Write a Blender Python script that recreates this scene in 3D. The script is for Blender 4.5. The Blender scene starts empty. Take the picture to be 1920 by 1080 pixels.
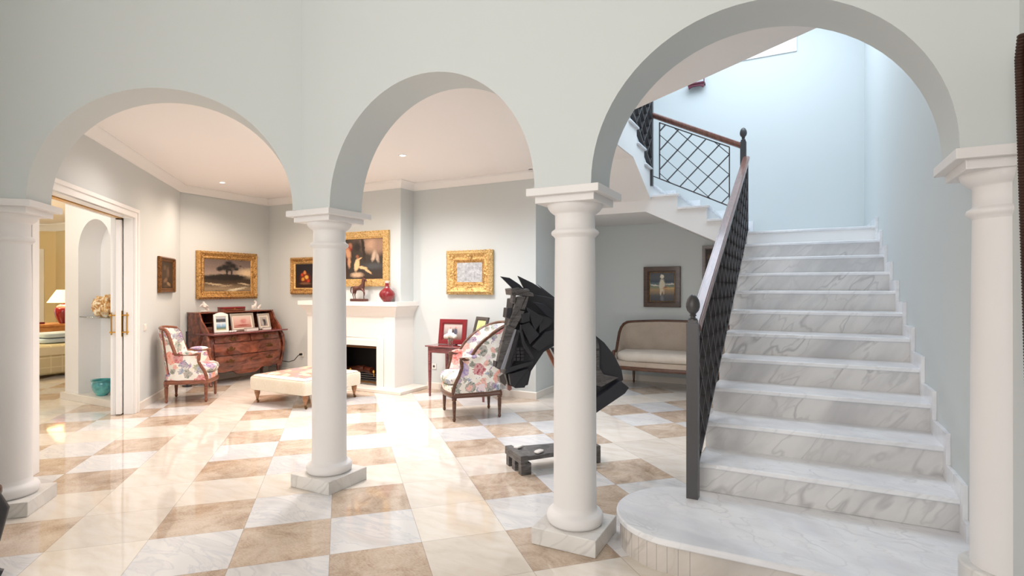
import bpy, bmesh, math, random
from mathutils import Vector, Matrix
random.seed(7)
R_ = math.radians
S = math.sqrt(.5)
scn = bpy.context.scene
COL = scn.collection

# ---------------------------------------------------------------- camera
F_PX = 1030.0; H_CAM = 1.42; YAW = math.atan(540 / F_PX)
cam = bpy.data.cameras.new('camera'); cam_o = bpy.data.objects.new('camera', cam); COL.objects.link(cam_o)
cam.sensor_width = 36; cam.lens = F_PX / 1920 * 36; cam.shift_y = 1 / 1920; cam.clip_start = .05
cam_o.location = (0, 0, H_CAM); cam_o.rotation_euler = (R_(90), 0, YAW)
scn.camera = cam_o
# ---------------------------------------------------------------- world, exposure
scn.view_settings.view_transform = 'Standard'; scn.view_settings.look = 'None'
scn.view_settings.gamma = 1; scn.view_settings.use_curve_mapping = False
scn.view_settings.exposure = 0.0
W = bpy.data.worlds.new('world'); scn.world = W; W.use_nodes = True
W.node_tree.nodes['Background'].inputs[0].default_value = (.80, .90, 1, 1)
W.node_tree.nodes['Background'].inputs[1].default_value = 2.2

def area(name, loc, rot, sx, sy, power, col, spread=180):
    l = bpy.data.lights.new(name, 'AREA'); l.shape = 'RECTANGLE'; l.size = sx; l.size_y = sy
    l.energy = power; l.color = col; l.spread = R_(spread)
    o = bpy.data.objects.new(name, l); COL.objects.link(o); o.location = loc; o.rotation_euler = rot
    return o
# daylight through the windows behind the camera, the stairwell skylight and the side room's windows
area('hall_window_daylight', (-1.9, -3.3, 2.4), (R_(90), 0, 0), 4.0, 2.8, 140, (1.0, .91, .83))
area('skylight_daylight', (-.6, 6.6, 5.25), (0, 0, 0), 2.2, 2.6, 78, (.72, .85, 1))

def s2l(c):
    return c / 12.92 if c <= .04045 else ((c + .055) / 1.055) ** 2.4
def rgb(r, g, b):
    return (s2l(r / 255), s2l(g / 255), s2l(b / 255), 1)

# ---------------------------------------------------------------- node helpers
def mat(name, col=(.8, .8, .8, 1), rough=.5, metal=0., spec=.5, coat=0., emit=None, es=0., trans=0., ior=1.45, bump=None):
    m = bpy.data.materials.new(name); m.use_nodes = True
    b = m.node_tree.nodes['Principled BSDF']
    b.inputs['Base Color'].default_value = col; b.inputs['Roughness'].default_value = rough
    b.inputs['Metallic'].default_value = metal; b.inputs['Specular IOR Level'].default_value = spec
    b.inputs['Coat Weight'].default_value = coat; b.inputs['Coat Roughness'].default_value = .08
    b.inputs['Transmission Weight'].default_value = trans; b.inputs['IOR'].default_value = ior
    if emit: b.inputs['Emission Color'].default_value = emit; b.inputs['Emission Strength'].default_value = es
    m.diffuse_color = col
    if bump:
        N = NT(m); N.bump(N.noise(bump[0], 4, .6), bump[1])
    return m

class NT:
    def __init__(s, m):
        s.m = m; s.t = m.node_tree; s.n = s.t.nodes; s.l = s.t.links; s.b = s.n['Principled BSDF']
        s.tc = s.n.new('ShaderNodeTexCoord'); s.co = s.tc.outputs['Object']
    def lk(s, a, b): s.l.new(a, b)
    def put(s, v, sock):
        if isinstance(v, (int, float)): sock.default_value = v
        elif isinstance(v, (tuple, list)): sock.default_value = v
        else: s.lk(v, sock)
    def math(s, op, a, b=0., c=None):
        n = s.n.new('ShaderNodeMath'); n.operation = op; s.put(a, n.inputs[0]); s.put(b, n.inputs[1])
        if c is not None: s.put(c, n.inputs[2])
        return n.outputs[0]
    def vm(s, op, a, b=(0, 0, 0)):
        n = s.n.new('ShaderNodeVectorMath'); n.operation = op; s.put(a, n.inputs[0])
        if op == 'SCALE': s.put(b, n.inputs[3])
        else: s.put(b, n.inputs[1])
        return n.outputs['Value'] if op in ('LENGTH', 'DOT_PRODUCT') else n.outputs[0]
    def noise(s, scale, detail=3, rough=.5, vec=None, dist=0., col=False):
        n = s.n.new('ShaderNodeTexNoise'); s.lk(vec or s.co, n.inputs['Vector'])
        n.inputs['Scale'].default_value = scale; n.inputs['Detail'].default_value = detail
        n.inputs['Roughness'].default_value = rough; n.inputs['Distortion'].default_value = dist
        return n.outputs['Color' if col else 'Fac']
    def ramp(s, v, stops, interp='LINEAR'):
        n = s.n.new('ShaderNodeValToRGB'); s.put(v, n.inputs[0]); r = n.color_ramp; r.interpolation = interp
        while len(r.elements) < len(stops): r.elements.new(.5)
        for e, (p, c) in zip(r.elements, stops):
            e.position = p; e.color = c if len(c) == 4 else (*c, 1)
        return n.outputs[0]
    def mix(s, f, a, b, mode='MIX'):
        n = s.n.new('ShaderNodeMix'); n.data_type = 'RGBA'; n.blend_type = mode
        s.put(f, n.inputs[0]); s.put(a, n.inputs[6]); s.put(b, n.inputs[7]); return n.outputs[2]
    def mr(s, v, a, b, c=0., d=1.):
        n = s.n.new('ShaderNodeMapRange'); s.put(v, n.inputs[0])
        for k, x in enumerate((a, b, c, d)): n.inputs[k + 1].default_value = x
        return n.outputs[0]
    def sep(s, v):
        n = s.n.new('ShaderNodeSeparateXYZ'); s.lk(v, n.inputs[0]); return n.outputs
    def comb(s, x, y, z=0.):
        n = s.n.new('ShaderNodeCombineXYZ'); s.put(x, n.inputs[0]); s.put(y, n.inputs[1]); s.put(z, n.inputs[2]); return n.outputs[0]
    def vor(s, scale, vec=None, feature='F1', out='Distance', rnd=1.):
        n = s.n.new('ShaderNodeTexVoronoi'); n.feature = feature; s.lk(vec or s.co, n.inputs['Vector'])
        n.inputs['Scale'].default_value = scale; n.inputs['Randomness'].default_value = rnd
        return n if out is None else n.outputs[out]
    def bump(s, h, strength=.3, dist=.01):
        n = s.n.new('ShaderNodeBump'); n.inputs['Strength'].default_value = strength; n.inputs['Distance'].default_value = dist
        s.put(h, n.inputs['Height']); s.lk(n.outputs[0], s.b.inputs['Normal'])
    def color(s, c): s.lk(c, s.b.inputs['Base Color'])
    def rough(s, c): s.put(c, s.b.inputs['Roughness'])

# ---------------------------------------------------------------- materials
M = {}
def paint(key, c, rough=.6):
    m = mat(key, c, rough, spec=.25); N = NT(m); N.bump(N.noise(180, 2), .04, .002); M[key] = m
paint('wall', rgb(211, 216, 215)); paint('white', rgb(240, 238, 236)); paint('ceil', rgb(248, 244, 241), .7)
paint('cream_wall', rgb(224, 205, 160)); paint('trimw', rgb(243, 241, 238), .3); paint('colw', rgb(236, 233, 231), .45)
paint('mantelw', rgb(242, 238, 233), .4)
paint('basew', rgb(233, 226, 216), .25)

# floor of marble and travertine tiles
m = mat('floor_tiles', rough=.05, spec=.8); N = NT(m); x, y, z = N.sep(N.co)[:3]
a = N.math('MULTIPLY', N.math('ADD', x, y), S); b = N.math('MULTIPLY', N.math('SUBTRACT', y, x), S)
ia = N.math('DIVIDE', N.math('ADD', a, .056), .49); jb = N.math('DIVIDE', N.math('SUBTRACT', b, 3.575), .487)
i = N.math('FLOOR', ia); j = N.math('FLOOR', jb)
i4 = N.math('FLOORED_MODULO', i, 4.); j4 = N.math('FLOORED_MODULO', j, 4.)
i2 = N.math('FLOORED_MODULO', i, 2.); j2 = N.math('FLOORED_MODULO', j, 2.)
cream = N.math('MAXIMUM', N.math('COMPARE', i4, 1., .1), N.math('COMPARE', j4, 1., .1))
brown = N.math('COMPARE', i2, j2, .1)
wn = N.n.new('ShaderNodeTexWhiteNoise'); wn.noise_dimensions = '3D'; N.lk(N.comb(i, j), wn.inputs[0]); rnd = wn.outputs['Value']
off = N.vm('ADD', N.co, N.vm('SCALE', N.comb(i, j), 3.7))
rot = N.n.new('ShaderNodeMapping'); N.lk(off, rot.inputs[0]); rot.inputs['Rotation'].default_value = (0, 0, R_(45)); rot.inputs['Scale'].default_value = (1, 3.2, 1)
nb = N.noise(4, 8, .72, off, .8); nf = N.noise(46, 4, .75, rot.outputs[0])
cb = N.ramp(N.math('ADD', N.math('MULTIPLY', nb, .65), N.math('MULTIPLY', nf, .35)),
            [(.33, rgb(146, 124, 106)), (.45, rgb(194, 171, 149)), (.53, rgb(212, 192, 172)), (.64, rgb(226, 210, 194))])
nw = N.noise(2.2, 5, .55, rot.outputs[0], 1.2)
cw = N.ramp(nw, [(.3, rgb(214, 213, 214)), (.48, rgb(231, 229, 228)), (.51, rgb(216, 216, 219)), (.55, rgb(234, 232, 230))])
nc = N.noise(4, 6, .6, rot.outputs[0], .4)
cc = N.ramp(nc, [(.3, rgb(228, 217, 202)), (.5, rgb(238, 229, 217)), (.7, rgb(243, 237, 228))])
c = N.mix(brown, cw, cb); c = N.mix(cream, c, cc)
c = N.mix(N.math('MULTIPLY', rnd, .14), c, rgb(120, 100, 84), 'MULTIPLY')
def edge(t):
    fr = N.math('FRACT', t); return N.math('MINIMUM', fr, N.math('SUBTRACT', 1., fr))
g = N.math('LESS_THAN', N.math('MINIMUM', edge(ia), edge(jb)), .0035)
c = N.mix(N.math('MULTIPLY', g, .45), c, rgb(120, 100, 84)); N.color(c)
N.rough(N.mr(nf, .3, .7, .03, .07)); M['floor'] = m

def marble(key, lo, hi, vein, rough=.15, sc=1.6, amt=.5):
    m = mat(key, rough=rough, spec=.5); N = NT(m)
    m0 = N.n.new('ShaderNodeMapping'); N.lk(N.co, m0.inputs[0]); m0.inputs['Rotation'].default_value = (.45, .75, .5)
    mp = N.n.new('ShaderNodeMapping'); N.lk(m0.outputs[0], mp.inputs[0]); mp.inputs['Scale'].default_value = (.6, 2.8, 2.2)
    n1 = N.noise(sc, 5, .55, mp.outputs[0], .3); n2 = N.noise(sc * 1.1, 3, .4, mp.outputs[0], .15); n3 = N.noise(sc * 2.2, 3, .4, mp.outputs[0], .1)
    base = N.ramp(n1, [(.32, lo), (.6, hi)])
    v = N.mr(N.math('ABSOLUTE', N.math('SUBTRACT', n2, .5)), 0., .016, 1., 0.)
    v2 = N.mr(N.math('ABSOLUTE', N.math('SUBTRACT', n3, .47)), 0., .022, .6, 0.)
    v = N.math('MULTIPLY', N.math('MAXIMUM', v, v2), N.mr(n1, .4, .6, 0., amt))
    N.color(N.mix(v, base, vein)); M[key] = m
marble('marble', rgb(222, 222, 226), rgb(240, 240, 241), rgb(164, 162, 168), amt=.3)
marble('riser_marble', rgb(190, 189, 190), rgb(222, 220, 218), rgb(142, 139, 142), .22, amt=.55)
marble('plinth_marble', rgb(206, 203, 198), rgb(230, 227, 222), rgb(176, 170, 166), .3)

marble('strip_marble', rgb(190, 182, 174), rgb(220, 212, 204), rgb(150, 142, 136), .25)
N = NT(M['strip_marble']); x, y, z = N.sep(N.co)[:3]      # slim upright strips round the curve of the bottom step
an_ = N.math('ARCTAN2', N.math('SUBTRACT', y, 3.12), N.math('SUBTRACT', x, -.575))
g_ = N.math('LESS_THAN', N.math('FRACT', N.math('MULTIPLY', an_, 6.2)), .05)
g_ = N.math('MULTIPLY', g_, N.math('LESS_THAN', x, -.42))
old = N.b.inputs['Base Color'].links[0].from_socket; N.color(N.mix(N.math('MULTIPLY', g_, .6), old, rgb(110, 100, 92)))
def wood(key, d, l, rough=.35, sc=6., axis=(1, 1, 8), coat=.3):
    m = mat(key, rough=rough, coat=coat); N = NT(m)
    mp = N.n.new('ShaderNodeMapping'); N.lk(N.co, mp.inputs[0]); mp.inputs['Scale'].default_value = axis
    n = N.noise(sc, 5, .6, mp.outputs[0], 1.5); N.color(N.ramp(n, [(.3, d), (.7, l)])); N.bump(n, .08, .002); M[key] = m
wood('walnut', rgb(66, 40, 28), rgb(112, 72, 50)); wood('redwalnut', rgb(104, 56, 38), rgb(152, 92, 64))
wood('mahogany', rgb(64, 26, 20), rgb(158, 88, 62), .22, 3.2, (3, 1, 2), .6)
wood('rosewood', rgb(96, 44, 50), rgb(150, 88, 88), .2, 5, (1, 8, 8), .5)
wood('railwood', rgb(104, 66, 54), rgb(142, 98, 84), .28, 4, (4, 1, 1), .35)
wood('turned', rgb(140, 92, 58), rgb(188, 136, 94), .35)
wood('console', rgb(176, 110, 60), rgb(218, 158, 98), .3)
wood('blackwood', rgb(52, 50, 50), rgb(112, 108, 106), .4, 8, (1, 1, 5), .15)
wood('inside', rgb(50, 22, 14), rgb(110, 54, 32), .4)
wood('darkframe', rgb(56, 38, 28), rgb(92, 66, 48), .4)
M['black'] = mat('black_paint', rgb(50, 50, 54), .42, bump=(90, .12))
M['slab'] = mat('black_slab', rgb(42, 43, 50), .3, bump=(60, .1))
M['iron'] = mat('grey_iron_paint', rgb(74, 72, 73), .35, .15, bump=(200, .1))
M['brass'] = mat('brass', rgb(212, 164, 84), .25, 1.)
M['darkbrass'] = mat('aged_brass', rgb(112, 82, 52), .35, .9)
M['bronze'] = mat('bronze', rgb(112, 78, 72), .35, .7, bump=(60, .3))
M['silver'] = mat('silver', rgb(215, 208, 200), .3, .85)
M['porcelain'] = mat('white_porcelain', rgb(238, 232, 226), .25)
M['oxblood'] = mat('oxblood_glaze', rgb(128, 18, 30), .08, coat=.6)
M['turq'] = mat('turquoise_glaze', rgb(72, 164, 166), .15, coat=.5)
N = NT(M['turq']); N.color(N.ramp(N.noise(9, 4), [(.35, rgb(48, 128, 138)), (.65, rgb(110, 192, 186))]))
M['glass'] = mat('clear_glass', (.93, .98, .97, 1), .02, trans=1., ior=1.45)
M['pane'] = mat('window_glass', (1, 1, 1, 1), .0, trans=1., ior=1.01)
M['plastic'] = mat('white_plastic', rgb(238, 234, 226), .35)
M['cable'] = mat('black_cable', rgb(24, 24, 24), .5)
M['soot'] = mat('sooty_brick', rgb(38, 32, 30), .8, bump=(20, .5))
M['brick'] = mat('fire_brick', rgb(160, 108, 78), .8, bump=(20, .4))
M['shade'] = mat('lamp_shade', rgb(248, 236, 206), .8, emit=rgb(255, 232, 186), es=.9)
M['bulb'] = mat('bulb', rgb(255, 250, 240), .4, emit=(1, .9, .78, 1), es=14)
M['petal'] = mat('white_petals', rgb(244, 242, 232), .6)
M['leaf'] = mat('green_stem', rgb(92, 118, 74), .6)
M['redlac'] = mat('red_lacquer', rgb(132, 34, 40), .3, coat=.3)
M['maroon'] = mat('maroon_lacquer', rgb(96, 24, 44), .35)
M['greyframe'] = mat('grey_frame', rgb(92, 86, 82), .35, .3)
M['paper'] = mat('mount_paper', rgb(236, 224, 208), .7)
M['mirror'] = mat('foxed_mirror', rgb(206, 208, 212), .3, .55)
N = NT(M['mirror']); N.color(N.ramp(N.noise(22, 5, .7), [(.35, rgb(170, 172, 178)), (.65, rgb(228, 230, 233))]))
M['wicker'] = mat('dark_wicker', rgb(58, 34, 24), .5)
M['pink'] = mat('pink_fabric', rgb(178, 72, 96), .8)
M['blanket'] = mat('pale_blue_blanket', rgb(206, 220, 224), .9, bump=(60, .3))
M['quartz'] = mat('golden_mineral', rgb(206, 160, 98), .35)
N = NT(M['quartz']); N.color(N.ramp(N.noise(24, 4, .6), [(.4, rgb(178, 118, 58)), (.52, rgb(226, 186, 124)), (.6, rgb(244, 232, 208))]))

def fabric(key, c1, c2, sc=260, rough=.9):
    m = mat(key, c1, rough, spec=.15); m.node_tree.nodes['Principled BSDF'].inputs['Sheen Weight'].default_value = .2
    N = NT(m); n = N.noise(sc, 2); k = N.noise(5, 3)
    N.color(N.ramp(N.math('ADD', N.math('MULTIPLY', n, .6), N.math('MULTIPLY', k, .4)), [(.35, c1), (.65, c2)])); N.bump(n, .25, .002); M[key] = m
fabric('linen', rgb(176, 160, 144), rgb(204, 190, 174)); fabric('linen_light', rgb(204, 192, 178), rgb(226, 217, 204))
fabric('velvet', rgb(226, 214, 192), rgb(240, 231, 214), 120)
# cream checked cotton
m = mat('checked_cotton', rough=.9); N = NT(m); x, y, z = N.sep(N.co)[:3]
def ln(t): return N.math('LESS_THAN', N.math('FRACT', N.math('MULTIPLY', t, 6.5)), .1)
N.color(N.mix(N.math('MULTIPLY', N.math('MAXIMUM', N.math('MAXIMUM', ln(y), ln(z)), ln(x)), .6), rgb(216, 202, 160), rgb(240, 230, 196))); M['check'] = m
# floral chintz
def floral(key, seed):
    m = mat(key, rough=.85, spec=.2); N = NT(m)
    p = N.vm('ADD', N.co, (seed, seed * .37, 0.))
    w = N.vm('ADD', p, N.vm('SCALE', N.noise(14, 3, .6, p, col=True), .07))
    w = N.vm('ADD', w, N.vm('SCALE', N.noise(42, 3, .65, p, col=True), .045))
    c = N.ramp(N.noise(9, 3, vec=p), [(.4, rgb(238, 232, 220)), (.6, rgb(248, 244, 236))])
    def layer(c, sc, thr, cols, o):
        v = N.vor(sc, N.vm('ADD', w, (o, o, o)), out=None)
        msk = N.math('LESS_THAN', v.outputs['Distance'], thr)
        cr = N.n.new('ShaderNodeSeparateColor'); N.lk(v.outputs['Color'], cr.inputs[0])
        msk = N.math('MULTIPLY', msk, N.math('GREATER_THAN', cr.outputs[1], .18))
        fc = N.ramp(cr.outputs[0], [(k / len(cols), cc) for k, cc in enumerate(cols)], 'CONSTANT')
        pet = N.vor(sc * 5.5, w); fc = N.mix(N.mr(pet, .1, .6, 0., .5), fc, rgb(250, 226, 220))
        dk = N.mr(v.outputs['Distance'], 0., thr * .5, .55, 0.); fc = N.mix(dk, fc, rgb(110, 30, 50), 'MULTIPLY')
        return N.mix(msk, c, fc)
    c = layer(c, 8., .50, [rgb(74, 112, 98), rgb(104, 144, 130), rgb(66, 112, 142), rgb(120, 146, 100), rgb(84, 120, 140)], 3.1)
    c = layer(c, 12., .42, [rgb(66, 116, 96), rgb(90, 140, 170), rgb(96, 84, 150), rgb(226, 160, 140)], 7.7)
    c = layer(c, 5.6, .47, [rgb(186, 30, 46), rgb(222, 78, 46), rgb(84, 62, 150), rgb(226, 214, 222), rgb(170, 26, 62), rgb(140, 130, 190), rgb(238, 132, 96)], 0.)
    N.color(c); N.bump(N.noise(300, 1), .15, .002); M[key] = m
floral('chintz_a', 1.3); floral('chintz_b', 5.9)
# needlework top of the ottoman
m = mat('kilim_top', rough=.9); N = NT(m); x, y, z = N.sep(N.co)[:3]
v = N.vor(11, out='Color', rnd=.55)
cr = N.n.new('ShaderNodeSeparateColor'); N.lk(v, cr.inputs[0])
N.color(N.mix(.35, N.ramp(cr.outputs[0], [(0, rgb(170, 110, 104)), (.25, rgb(220, 194, 160)), (.5, rgb(122, 96, 128)), (.7, rgb(226, 210, 188)), (.85, rgb(150, 90, 92))], 'CONSTANT'), rgb(226, 204, 178))); M['kilim'] = m
# carved gilt
def gilt(key, d, l, sc=46, st=.9):
    m = mat(key, rough=.35, metal=.75); N = NT(m); n = N.noise(sc, 4, .65, dist=1.5)
    N.color(N.ramp(n, [(.36, d), (.56, l)])); N.bump(n, st, .012); M[key] = m
gilt('gilt', rgb(116, 78, 40), rgb(224, 178, 112)); gilt('gilt_light', rgb(170, 124, 66), rgb(242, 208, 144)); gilt('gilt_dark', rgb(84, 54, 30), rgb(142, 98, 58), 40, .5)

def picture(key, stops, blobs, w, h, warp=.05, wsc=7., grain=.25, rough=.45):
    """an oil painting: a vertical wash plus brushed patches, in the canvas's own coordinates (-1..1)"""
    m = mat(key, rough=rough, spec=.4); N = NT(m)
    p = N.vm('MULTIPLY', N.co, (2 / w, 0, 2 / h))
    nz = N.vm('SUBTRACT', N.noise(wsc, 4, .65, p, col=True), (.5, .5, .5))
    q = N.vm('ADD', p, N.vm('SCALE', nz, warp * 4))
    x, y, z = N.sep(q)[:3]
    c = N.ramp(N.mr(z, -1, 1), stops)
    for (bx, bz, rx, rz, ang, col, soft) in blobs:
        d = N.vm('SUBTRACT', q, (bx, 0, bz))
        vr = N.n.new('ShaderNodeVectorRotate'); vr.rotation_type = 'Y_AXIS'; N.lk(d, vr.inputs[0]); vr.inputs['Angle'].default_value = R_(ang)
        l = N.vm('LENGTH', N.vm('MULTIPLY', vr.outputs[0], (1 / rx, 0, 1 / rz)))
        c = N.mix(N.mr(l, 1 + soft, max(0, 1 - soft)), c, col)
    c = N.mix(grain, c, N.ramp(N.noise(26, 5, .7, p), [(.3, (.02, .015, .01, 1)), (.7, (1, .95, .85, 1))]), 'SOFT_LIGHT')
    N.color(c); return m

# ---------------------------------------------------------------- mesh helpers
class MB:
    def __init__(s): s.v = []; s.f = []
    def add(s, vs, fs):
        o = len(s.v); s.v += [tuple(p) for p in vs]; s.f += [tuple(i + o for i in f) for f in fs]; return s
    def box(s, x0, y0, z0, x1, y1, z1, mx=None):
        vs = [Vector(p) for p in ((x0, y0, z0), (x1, y0, z0), (x1, y1, z0), (x0, y1, z0), (x0, y0, z1), (x1, y0, z1), (x1, y1, z1), (x0, y1, z1))]
        if mx is not None: vs = [mx @ p for p in vs]
        return s.add(vs, [(0, 3, 2, 1), (4, 5, 6, 7), (0, 1, 5, 4), (1, 2, 6, 5), (2, 3, 7, 6), (3, 0, 4, 7)])
    def prism(s, pts, ext):
        """pts: list of 3D points of a planar outline, extruded by vector ext"""
        n = len(pts); e = Vector(ext); vs = [Vector(p) for p in pts]; vs += [p + e for p in vs]
        return s.add(vs, [tuple(range(n)), tuple(reversed(range(n, 2 * n)))] + [(i, i + n, (i + 1) % n + n, (i + 1) % n) for i in range(n)])
    def lathe(s, prof, c=(0, 0, 0), seg=32, cap=True, sx=1., sy=1.):
        vs = []; fs = []; n = len(prof)
        for (r, z) in prof:
            for k in range(seg):
                t = 2 * math.pi * k / seg; vs.append((c[0] + sx * r * math.cos(t), c[1] + sy * r * math.sin(t), c[2] + z))
        for i in range(n - 1):
            for k in range(seg):
                k2 = (k + 1) % seg; fs.append((i * seg + k, i * seg + k2, (i + 1) * seg + k2, (i + 1) * seg + k))
        if cap: fs.append(tuple(reversed(range(seg)))); fs.append(tuple(range((n - 1) * seg, n * seg)))
        return s.add(vs, fs)
    def loft(s, rings, close=True, cap=True):
        n = len(rings[0]); vs = [p for r in rings for p in r]; fs = []
        for i in range(len(rings) - 1):
            for k in range(n if close else n - 1):
                k2 = (k + 1) % n; fs.append((i * n + k, i * n + k2, (i + 1) * n + k2, (i + 1) * n + k))
        if cap: fs.append(tuple(reversed(range(n)))); fs.append(tuple(range((len(rings) - 1) * n, len(rings) * n)))
        return s.add(vs, fs)
    def tube(s, path, r, seg=10, closed=False, flat=1.):
        P = [Vector(p) for p in path]; n = len(P); rr = r if isinstance(r, (list, tuple)) else [r] * n
        up = Vector((0, 0, 1)); rings = []; prev = None
        for i in range(n):
            if closed: t = P[(i + 1) % n] - P[i - 1]
            else: t = P[min(i + 1, n - 1)] - P[max(i - 1, 0)]
            t = t.normalized() if t.length > 1e-9 else Vector((0, 0, 1))
            if prev is None:
                a = up.cross(t)
                if a.length < 1e-3: a = Vector((1, 0, 0))
            else: a = prev - t * prev.dot(t)
            a.normalize(); prev = a; b = t.cross(a)
            rings.append([P[i] + (a * math.cos(2 * math.pi * k / seg) + b * math.sin(2 * math.pi * k / seg) * flat) * rr[i] for k in range(seg)])
        if closed: rings.append(rings[0]); return s.loft(rings, cap=False)
        return s.loft(rings)
    def bar(s, p0, p1, w, h, side=(0, 1, 0)):
        """straight bar p0->p1, w along 'side', h across"""
        p0, p1 = Vector(p0), Vector(p1); t = (p1 - p0).normalized(); a = Vector(side); a = (a - t * a.dot(t)).normalized(); b = t.cross(a)
        q = [a * w / 2 + b * h / 2, -a * w / 2 + b * h / 2, -a * w / 2 - b * h / 2, a * w / 2 - b * h / 2]
        return s.loft([[p0 + k for k in q], [p1 + k for k in q]])
    def ell(s, c, rx, ry, rz, seg=20, rings=12, pw=1.):
        prof = []
        vs = []; fs = []
        for i in range(rings + 1):
            t = -math.pi / 2 + math.pi * i / rings; cz = math.sin(t); cr = math.cos(t)
            cz = math.copysign(abs(cz) ** pw, cz); cr = abs(cr) ** pw
            for k in range(seg):
                u = 2 * math.pi * k / seg; cu, su = math.cos(u), math.sin(u)
                cu = math.copysign(abs(cu) ** pw, cu); su = math.copysign(abs(su) ** pw, su)
                vs.append((c[0] + rx * cr * cu, c[1] + ry * cr * su, c[2] + rz * cz))
        for i in range(rings):
            for k in range(seg):
                k2 = (k + 1) % seg; fs.append((i * seg + k, i * seg + k2, (i + 1) * seg + k2, (i + 1) * seg + k))
        return s.add(vs, fs)
    def build(s, name, m, parent=None, bevel=0, smooth=True, ang=35, sub=0, loc=None):
        me = bpy.data.meshes.new(name); me.from_pydata(s.v, [], s.f)
        bm = bmesh.new(); bm.from_mesh(me); bmesh.ops.remove_doubles(bm, verts=bm.verts, dist=1e-6)
        bmesh.ops.recalc_face_normals(bm, faces=bm.faces); bm.to_mesh(me); bm.free()
        o = bpy.data.objects.new(name, me); COL.objects.link(o); me.materials.append(M[m] if isinstance(m, str) else m)
        if smooth:
            me.polygons.foreach_set('use_smooth', [True] * len(me.polygons)); me.set_sharp_from_angle(angle=R_(ang))
        if parent: o.parent = parent
        if loc: o.location = loc
        if bevel:
            b = o.modifiers.new('bevel', 'BEVEL'); b.width = bevel; b.segments = 2; b.limit_method = 'ANGLE'; b.angle_limit = R_(40)
        if sub:
            b = o.modifiers.new('sub', 'SUBSURF'); b.levels = sub; b.render_levels = sub
        return o

def tag(o, label=None, cat=None, group=None, kind=None):
    if label: o['label'] = label
    if cat: o['category'] = cat
    if group: o['group'] = group
    if kind: o['kind'] = kind
    return o
def thing(name, label, cat, loc=(0, 0, 0), rz=0., group=None, rot=None):
    o = bpy.data.objects.new(name, None); COL.objects.link(o); o.location = loc
    o.rotation_euler = rot if rot else (0, 0, rz); o.empty_display_size = .1
    return tag(o, label, cat, group)
def struct(mb, name, m, **k):
    return tag(mb.build(name, m, **k), kind='structure')
def copy_tree(o, parent=None):
    c = o.copy(); COL.objects.link(c)
    if parent: c.parent = parent
    for ch in [q for q in bpy.data.objects if q.parent == o]: copy_tree(ch, c)
    return c
def ab(a, b, z=0.):      # point given on the floor tiles' own axes (45 degrees to the walls)
    return Vector((S * (a - b), S * (a + b), z))
# tracing helper: the spot where a sight line of the photograph meets a real vertical plane
_F = Vector((-math.sin(YAW), math.cos(YAW), 0)); _R = Vector((math.cos(YAW), math.sin(YAW), 0)); _C = Vector((0, 0, H_CAM))
def hit(x, y, p0, d):
    n = Vector((d[1], -d[0], 0)); r = _F + _R * ((x - 960) / F_PX) - Vector((0, 0, 1)) * ((y - 541) / F_PX)
    return _C + r * ((Vector(p0) - _C).dot(n) / r.dot(n))

# ================================================================ SETTING
UW = .74; VB = 8.42; ZC = 2.93; UL = -8.043; VM = 6.38; AD = -2.242
# floor
struct(MB().box(-19, -4.2, -.12, 1.6, 10, 0), 'floor', 'floor', smooth=False)

def arch_wall(name, o, dx, dy, length, thick, z0, z1, arches, spring, m='wall', seg=40):
    """wall whose front face starts at o and runs along dx; dy points to its back; arches = [(s0, s1)]"""
    o, dx, dy = Vector(o), Vector(dx), Vector(dy); mb = MB()
    out = [(0, z1), (0, z0)]
    for (s0, s1) in arches:
        r = (s1 - s0) / 2; c = (s0 + s1) / 2; out.append((s0, z0))
        for k in range(seg + 1):
            t = math.pi - math.pi * k / seg; out.append((c + r * math.cos(t), spring + r * math.sin(t)))
        out.append((s1, z0))
    out += [(length, z0), (length, z1)]
    # split into quads column by column so the concave outline stays clean
    pts = out[1:-1]; n = len(pts)
    P = lambda s, z, back: o + dx * s + dy * (thick if back else 0) + Vector((0, 0, z))
    vs = []
    for (s, z) in pts: vs += [P(s, z, 0), P(s, z1, 0), P(s, z, 1), P(s, z1, 1)]
    fs = []
    for k in range(n - 1):
        a, b = 4 * k, 4 * k + 4
        if (Vector(pts[k]) - Vector(pts[k + 1])).length < 1e-6: continue
        if abs(pts[k][0] - pts[k + 1][0]) > 1e-6:
            fs += [(a, b, b + 1, a + 1), (a + 2, a + 3, b + 3, b + 2), (a + 1, b + 1, b + 3, a + 3)]
        fs.append((a, a + 2, b + 2, b))
    e = 4 * (n - 1); fs += [(0, 1, 3, 2), (e, e + 2, e + 3, e + 1)]
    mb.add(vs, fs); return struct(mb, name, m, ang=30)

# arcade over the hall: straight run with two arches, canted run with one
arch_wall('wall_arcade', (-3.12, 2.75, 0), (1, 0, 0), (0, 1, 0), UW + 3.12, .31, 1.972, 4.3,
          [(-2.851 + 3.12, -1.302 + 3.12), (-.973 + 3.12, .561 + 3.12)], 1.975)
oA = ab(-2.6, 4.15)
arch_wall('wall_arcade_canted', oA, (S, S, 0), (-S, S, 0), 2.6 - .262, .31, 1.972, 4.3, [(-1.862 + 2.6, -.322 + 2.6)], 1.975)

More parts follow.
